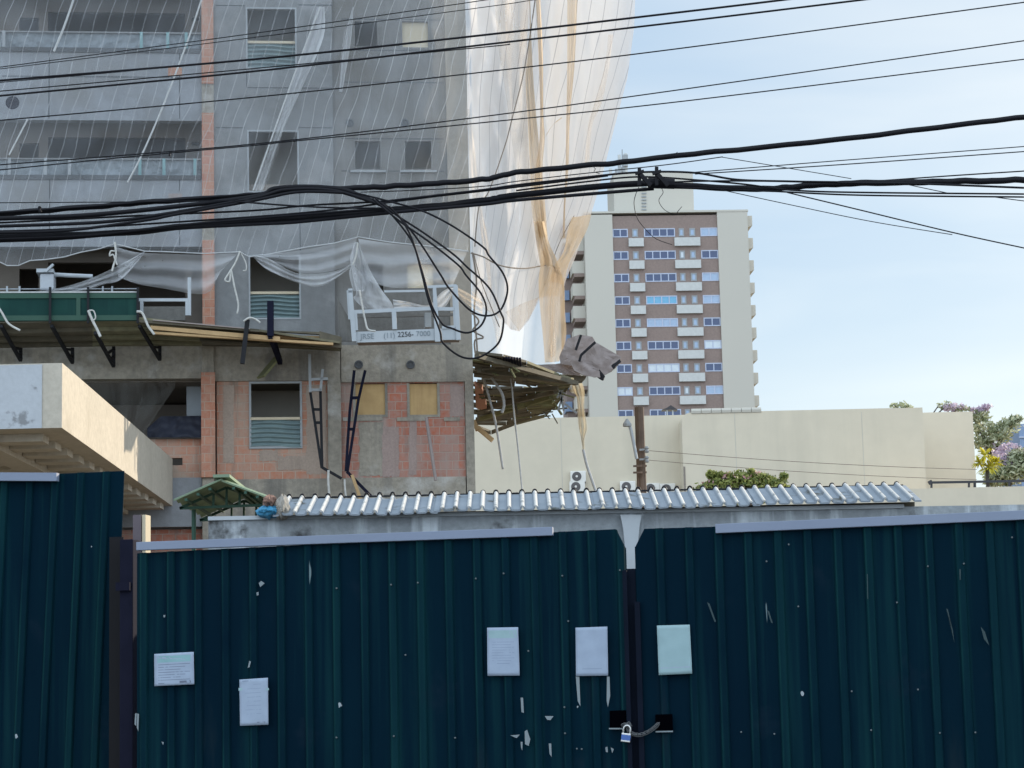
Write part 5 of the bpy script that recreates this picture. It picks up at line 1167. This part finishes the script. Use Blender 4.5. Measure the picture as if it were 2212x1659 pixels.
# padlock and chain
PKp = FF.w(*zb_(1842, 1420), .075)
PK = thing('padlock', 'steel padlock with a blue label hanging on the gate chain', 'padlock', PKp)
tilt = Matrix.Rotation(R(9.8 * -1), 3, 'Z') @ Matrix.Rotation(R(8), 3, 'Y')
def pk(x, y, z): return PKp + tilt @ Vector((x, y, z))
def pbox(x0, x1, y0, y1, z0, z1): return MB().hexa([pk(x0, y0, z0), pk(x1, y0, z0), pk(x1, y1, z0), pk(x0, y1, z0)], [pk(x0, y0, z1), pk(x1, y0, z1), pk(x1, y1, z1), pk(x0, y1, z1)])
obj('body', pbox(-.028, .028, -.012, .012, -.036, .018), M['steel'], PK, bevel=.004)
obj('label', pbox(-.0275, .0275, -.0132, -.0122, -.024, .008), M['blue'], PK)
obj('shackle', MB().tube([pk(-.02, 0, .01), pk(-.021, 0, .035)] + [pk(-.021 * math.cos(t * math.pi / 8), 0, .04 + .024 * math.sin(t * math.pi / 8)) for t in range(1, 8)] + [pk(.021, 0, .035), pk(.02, 0, .01)], .006, 8), M['steel'], PK, smooth=True)
CH = thing('chain', 'steel chain looped between the two square hand holes', 'chain', PKp)
cpts = spline([zb_(1830, 1350), zb_(1860, 1350), zb_(1855, 1380), zb_(1880, 1405), zb_(1930, 1412), zb_(1985, 1390), zb_(2020, 1365), zb_(2035, 1350)], 4)
lm = MB()
for i in range(len(cpts) - 1):
    p, q = FF.w(cpts[i].x, cpts[i].y, .06), FF.w(cpts[i + 1].x, cpts[i + 1].y, .06); t = (q - p); ln = .022; tn = t.normalized(); mid = (p + q) / 2
    sd_ = (FF.n if i % 2 else tn.cross(FF.n)).normalized()
    lm.tube([mid + tn * ln * math.cos(a * math.pi / 6) + sd_ * .010 * math.sin(a * math.pi / 6) for a in range(13)], .0028, 5, False)
obj('links', lm, flat('dull_chain', (.11, .115, .12), .5, .4, .3), CH, smooth=True)
# notices
def notice(nm, label, pts, mat, par_rows=()):
    q = [FF.w(u, v, .036) for u, v in pts]
    o = thing(nm, label, 'notice', (q[3] + q[2]) / 2, None)
    def fn(a, b): p = q[0].lerp(q[1], a).lerp(q[3].lerp(q[2], a), b); return p + FF.n * (.004 * noise.noise(Vector((a * 3, b * 4, pts[0][0]))) + .003)
    s = obj('sheet', MB().grid(fn, 10, 14), M[mat], o, smooth=True); solid(s, .0015)
    for (a0, a1, b0, b1, mt) in par_rows:
        m = MB()
        def f2(a, b): return fn(a0 + (a1 - a0) * a, b0 + (b1 - b0) * b) + FF.n * .0016
        m.grid(f2, 8, 2); obj('print', m, M[mt], o)
    return o
rows = [(.08, .92, .08, .28, 'header'), (.2, .7, .15, .2, 'paper')] + [(.1, .9 - .12 * (i % 3), .34 + i * .08, .355 + i * .08, 'ink') for i in range(7)] + [(.63, .92, .87, .94, 'ink'), (.1, .25, .92, .94, 'ink')]
notice('paper_notice', 'landscape paper notice with a teal heading and printed lines', [zlq(*p) for p in ((985, 932), (1237, 918), (1240, 1125), (987, 1137))], 'paper', rows)
notice('paper_notice', 'portrait white notice near the gate post, lowest of the papers', [zlq(*p) for p in ((1528, 1095), (1710, 1083), (1714, 1383), (1532, 1390))], 'paper', [(.2 + .05 * (i % 2), .75, .12 + i * .09, .127 + i * .09, 'faint_ink') for i in range(8)] + [(.1, .4, .03, .05, 'faint_ink'), (.6, .9, .93, .95, 'ink'), (-.03, .1, .18, .24, 'paper_green'), (.93, 1.03, .22, .27, 'paper_green')])
notice('paper_notice', 'white notice with a greenish top band in the middle of the gate', [zb_(*p) for p in ((977, 745), (1170, 742), (1180, 1043), (980, 1045))], 'paper', [(.05, .95, .06, .22, 'paper_green'), (.3, .7, .74, .75, 'faint_ink')] + [(.15, .85 - .1 * (i % 2), .3 + .055 * i, .307 + .055 * i, 'faint_ink') for i in range(8)])
notice('paper_notice', 'wrinkled white notice just left of the gate gap with glue drips below', [zb_(*p) for p in ((1527, 745), (1725, 738), (1730, 1043), (1530, 1046))], 'paper', [(.2, .8, .85, .86, 'faint_ink')])
notice('paper_notice', 'pale green notice on the right gate leaf', [zb_(2033, 732), zrq(130, 787), zrq(145, 1085), zb_(2045, 1040)], 'paper_green', [(.05, .95, .85, .87, 'paper')])
# left fence panel, gate posts
FL = thing('fence_panel', 'tall dark green corrugated fence panel at the left edge', 'fence', FF.P(fs(100, 1300, -.6)[0], 0, -.6))
LEANL = math.tan(R(2.4))
l1 = fs(247, 1300, -.6)[0]
ztl2 = lambda s: fs(180, 1021, -.6)[1] + .0 * s
solid(obj('sheet', corr(FF, fs(-120, 1300, -.6)[0], l1, ztl2, .0, off=-.6, lean=LEANL), M['green'], FL))
p, q = FF.w(-60, 1020, -.53), FF.w(122, 1021, -.53); k = Vector((0, 0, -.055))
obj('cap_rail', MB().hexa([p + k, q + k, q + k - FF.n * .05, p + k - FF.n * .05], [p, q, q - FF.n * .05, p - FF.n * .05]), M['cap'], FL)
GP = thing('gate_post', 'dark rusty steel gate post between the fence panel and the gate', 'post', FF.P(fs(270, 1400, -.15)[0], 0, -.15))
h = FF.rect(258, 1165, 287, 1659, d=-.1)
obj('shaft', MB().fbox(FF, h[0], h[1], 0, h[3], -.25, -.1), M['rust'], GP, bevel=.006)
obj('gap_shade', MB().fbox(FF, fs(236, 1300, -.3)[0], fs(262, 1300, -.3)[0], 0, fs(245, 1160, -.3)[1], -.34, -.3), flat('painted_gap_shade', (.004, .004, .006), .9), GP)  # near-black strip paints the shade in the gap beside the post
hg = MB().fbox(FF, *FF.rect(252, 1258, 282, 1276, d=-.09), -.095, -.07); obj('hinge', hg, M['rust'], GP)
h = FF.rect(287, 1112, 312, 1200, d=-.4)
RP = tag(obj('steel_beam', MB().fbox(FF, h[0], h[0] + .055, 0, h[3], -.55, -.4).fbox(FF, h[0] + .056, h[1], 0, h[3] - .005, -.5, -.42), surf('mauve_steel', (.11, .09, .1), (.09, .075, .085), 3, .7)), 'upright steel channel standing behind the gate corner', 'post')
obj('pale_edge', MB().fbox(FF, h[1] - .02, h[1] + .004, 0, h[3], -.51, -.41), M['ply_pale'], RP)

# ------------------------------------------------------------------ overhead cables
def cable(pts, px, y, label, n=10, sub=None, jit=0.0, mat='cable', group=None):
    q = spline(pts, n); r = px / 2 * y / FPX
    def off(a, b): return Vector((a.x + (a.x - b.x) * 900 / abs(a.x - b.x), a.y + (a.y - b.y) * 900 / abs(a.x - b.x), 0))
    i0 = next((p for p in q if p.x > q[0].x + 350), q[-1]); i1 = next((p for p in reversed(q) if p.x < q[-1].x - 350), q[0])
    if q[0].x < -30: q.insert(0, off(q[0], i0))          # the spans go on beyond the picture
    if q[-1].x > 2240 or q[-1].y < -8: q.append(off(q[-1], i1))
    w = [at(p.x, p.y, y) for p in q]
    if jit: w = [p + Vector((0, 0, jit * noise.noise(Vector((i * .35, y, px))))) for i, p in enumerate(w)]
    return tag(obj('overhead_cable', MB().tube(w, r, 8), M[mat], smooth=True), label, 'cable', group)
ext = lambda p, q, t: (p[0] + (q[0] - p[0]) * t, p[1] + (q[1] - p[1]) * t)
cable([(-40, 150), (0, 145), (549, 72), (1042, 1), (1150, -16)], 2.2, 10.2, 'topmost thin cable crossing the left of the building')
cable([(-40, 154), (0, 149), (549, 81), (1042, 16), (1151, 0), (1250, -14)], 1.9, 10.4, 'second thin cable just below the topmost one')
cable([(-40, 177), (0, 174), (549, 128), (1042, 76), (1481, 25), (1690, 0), (1800, -14)], 5, 10.0, 'thick dark cable, third from the top at the left')
cable([(-40, 182), (0, 178), (250, 156), (400, 141)], 2, 9.95, 'thin strand twisted under the third cable')
cable([(-40, 200), (0, 197), (549, 148), (1042, 102), (1100, 95)], 2.6, 10.1, 'thin cable running just above the fifth cable')
cable([(-40, 211), (0, 207), (549, 154), (1042, 97), (1481, 46), (1860, 0), (1960, -12)], 4.6, 10.0, 'thick dark cable, fifth from the top at the left')
cable([(-40, 263), (0, 260), (549, 210), (1042, 156), (1481, 103), (2212, 5), (2260, -2)], 3.0, 9.8, 'single cable crossing the whole picture near the top')
cable([(-40, 359), (0, 356), (549, 311), (1042, 252), (1481, 192), (2212, 88), (2260, 81)], 2.8, 9.7, 'upper cable of the close pair crossing mid height')
cable([(-40, 370), (0, 367), (298, 337), (549, 314), (643, 304), (1042, 265), (1481, 218), (2212, 128), (2260, 122)], 2.8, 9.65, 'lower cable of the close pair crossing mid height')
p = z1(1478, 1340); tag(obj('cable_clip', MB().tube([at(p[0], p[1] - 4, 9.68), at(p[0], p[1] + 5, 9.68)], .004, 6), M['cable']), 'small clip hanging under the close pair of cables', 'clip')
YC = 9.2
cable([(-40, 464), (0, 461), z4(700, 262), z4(1400, 205), (549, 422), (620, 411), (717, 408), z5(1500, 70), (1042, 388), (1115, 373), zc(400, 712), (1462, 337), zc(1400, 607), (2212, 253), (2260, 247)], 13, YC, 'very thick wrapped cable bundle rising to the right', 14, jit=.006)
cable([(-40, 462), (0, 459), z4(700, 255), z4(1400, 200), (549, 418), (690, 402)], 4, YC - .02, 'thin cable lashed along the top of the thick bundle', 8)
cable([(-40, 439), (0, 438), z4(1100, 210), (549, 432)], 2.2, YC - .1, 'thin cable just above the bundles at the left')
cable([(-40, 475), z4(0, 355), z4(700, 330), z4(1400, 265), z4(2212, 165), z5(400, 95), z5(700, 78), z5(1000, 105), z5(1200, 180), z5(1380, 255)], 11, YC - .05, 'arched cable bundle that humps over before the loops', 10)
cable([(-40, 482), z4(0, 392), z4(1200, 330), z4(2212, 285), z5(700, 240), z5(1400, 200), z5(2212, 115), zc(200, 790), zc(400, 765)], 4.6, YC - .02, 'strand of the lower bundle passing behind the arch')
cable([(-40, 490), z4(0, 422), z4(900, 385), z4(1500, 305), z4(2212, 178), z5(500, 105), z5(900, 110), z5(1250, 210), z5(1400, 262)], 8, YC - .08, 'inner strand of the humped arch of cables')
cable([(-40, 503), z4(0, 478), z4(600, 458), z4(1300, 365), z4(1500, 325), z4(2212, 198), z5(600, 125), z5(1000, 130)], 7, YC - .1, 'dark strand climbing into the humped arch')
cable([(-40, 500), z4(0, 465), z4(500, 450), z4(1000, 420), z4(2212, 340), z5(900, 280), z5(1500, 200), z5(2212, 110)], 4.6, YC - .03, 'strand under the arch joining the right bundle')
cable([(-40, 515), z4(0, 520), z4(1000, 480), z4(2212, 375), z5(700, 340), z5(1400, 285), z5(2212, 200), zc(0, 850), zc(530, 800), zc(760, 812), zc(1100, 822), zc(1300, 805), zc(1550, 797), zc(1900, 790), zc(2212, 783), (2260, 386)], 15, YC, 'main thick lower cable bundle crossing the whole picture', 12, jit=.005)
cable([(-40, 522), z4(0, 550), z4(600, 525), z4(1500, 445), z4(2212, 405), z5(600, 385), z5(1400, 305), z5(2212, 232), zc(0, 872), zc(400, 838), zc(600, 822)], 8, YC - .06, 'bottom strand of the main lower bundle at the left')
cable([(-40, 519), z4(0, 535), z4(800, 500), z4(1600, 410), z4(2212, 355), z5(800, 310), z5(1400, 262)], 6, YC - .08, 'wavy strand on top of the main lower bundle')
cable([z5(60, 205), z5(500, 240), z5(900, 260), z5(1350, 265)], 4.2, YC - .12, 'strand sagging across under the humped arch')
cable([z5(1150, 125), z5(1600, 110), z5(2212, 75), zc(0, 790), zc(300, 755), zc(650, 718), zc(900, 683)], 2.4, YC - .04, 'thin cable rising from the arch to the thick bundle')
cable([z5(1400, 200), z5(2212, 105), zc(0, 806), zc(300, 772), zc(540, 750), zc(770, 752), zc(960, 782), zc(1200, 790), zc(1500, 797), zc(1750, 800), zc(2212, 818)], 5, YC - .05, 'upper right strand bowed over the cable clamps')
cable([zc(0, 830), zc(300, 792), zc(540, 770), zc(800, 785), zc(1000, 803), zc(1200, 828), zc(1500, 838), zc(2212, 845)], 4.2, YC - .07, 'right strand crossing under the clamps')
cable([zc(560, 800), zc(760, 790), zc(1000, 788), zc(1400, 792)], 4, YC - .09, 'short strand through the cable clamps')
cable([zc(700, 815), zc(1100, 832), zc(1500, 850), zc(2212, 858)], 4, YC - .05, 'lowest strand of the bundle at the right')
cable([zc(1400, 800), zc(1900, 765), zc(2212, 745), (2260, 366)], 3.2, YC, 'strand splitting upward at the right edge')
cable([zc(780, 750), zc(1400, 700), zc(2212, 638), (2260, 312)], 2.3, YC - .02, 'upper of two thin wires leaving the clamps to the right')
cable([zc(780, 758), zc(1400, 718), zc(2212, 660), (2260, 323)], 2.6, YC - .03, 'lower of two thin wires leaving the clamps to the right')
cable([zc(895, 684), zc(1220, 738), zc(1460, 778)], 1.8, YC - .12, 'thin wire slanting down from the thick bundle')
cable([zc(890, 826), zc(1200, 893), zc(1550, 965), zc(1900, 1022)], 1.9, YC - .1, 'thin wire slanting down before meeting the other drop wire')
cable([zc(1180, 838), zc(1500, 915), zc(1900, 1012), zc(2212, 1080), (2270, 548)], 3, YC - .12, 'drop wire slanting down to the right edge')
cable([zc(1700, 803), zc(1900, 845)], 2, YC - .1, 'tiny link wire between the right bundles')
cable([zc(2060, 855), zc(2212, 875), (2260, 438)], 2.2, YC - .1, 'thin wire leaving the bottom bundle at the right edge')
# spare loops
cable([z5(1100, 130), z5(1400, 205), z5(1690, 290), z5(1950, 420), z5(2212, 600), z6(500, 680), z6(620, 830), z6(660, 980), z6(600, 1150), z6(480, 1202), z6(330, 1150), z6(150, 960), z5(1850, 850), z5(1650, 540), z5(1480, 330), z5(1380, 250)], 4.7, YC - .2, 'widest hanging loop of spare black cable')
cable([z5(1280, 180), z5(1440, 310), z5(1700, 480), z5(1950, 660), z6(300, 770), z6(500, 960), z6(600, 1170), z6(625, 1260), z6(580, 1440), z6(420, 1560), z6(260, 1560), z6(100, 1440), z5(1840, 1330), z5(1740, 1060), z5(1680, 820), z5(1600, 560), z5(1420, 320), z5(1330, 240)], 4.7, YC - .25, 'lowest hanging loop of spare black cable')
cable([z5(1250, 180), z5(1480, 370), z5(1750, 560), z5(2000, 760), z6(300, 850), z6(430, 1010), z6(476, 1150), z6(430, 1285), z6(310, 1350), z6(170, 1310), z5(1860, 1270), z5(1770, 1110), z5(1690, 830), z5(1600, 540), z5(1510, 370), z5(1400, 250)], 4.7, YC - .3, 'innermost hanging loop of spare black cable')
# ties, clamps and stray wire ends
for x, label in ((537, 'dark cable clamp on the bundle, left one of two'), (612, 'dark cable clamp on the bundle, right one of two')):
    c = thing('cable_clamp', label, 'cable clamp', at(*zc(x, 770), YC - .1))
    top = 735 if x < 600 else 728
    obj('bracket', MB().bar(at(*zc(x, top), YC - .13), at(*zc(x, 808), YC - .13), .014, .02), M['cable'], c)
    obj('strap', MB().bar(at(*zc(x - 18, 757), YC - .14), at(*zc(x + 20, 745), YC - .14), .012).bar(at(*zc(x + 5, 760), YC - .14), at(*zc(x + 50, 808), YC - .14), .016), M['cable'], c)
tag(obj('splice_case', MB().tube([at(*zc(575, 797), YC - .1), at(*zc(690, 800), YC - .1)], .022, 10), M['cable']), 'black splice sleeve on the bundle by the clamps', 'splice')
cable([zc(535, 815), zc(520, 850), zc(514, 890), zc(528, 950), zc(565, 1000), zc(610, 1040), zc(680, 1066)], 1.6, YC - .15, 'long stray wire end curling over the tower')
cable([zc(635, 822), zc(640, 840), zc(622, 872), zc(638, 905), zc(665, 925), zc(697, 933), zc(705, 920), zc(722, 900)], 1.4, YC - .15, 'short kinked wire end before the roof box of the tower')
cable([zc(636, 674), zc(670, 678), zc(690, 672), zc(703, 662)], 1.4, YC - .15, 'small wire tuft on top of the thick bundle')
cable([zc(330, 722), zc(345, 735), zc(340, 748), zc(365, 756)], 1.4, YC - .15, 'small wire tie hanging from the thick bundle')
for (f, pts, lb) in ((z4, ((350, 250), (340, 275), (355, 300)), 'small knot on the thick bundle at the left'),):
    cable([f(*p) for p in pts], 7, YC - .1, lb)
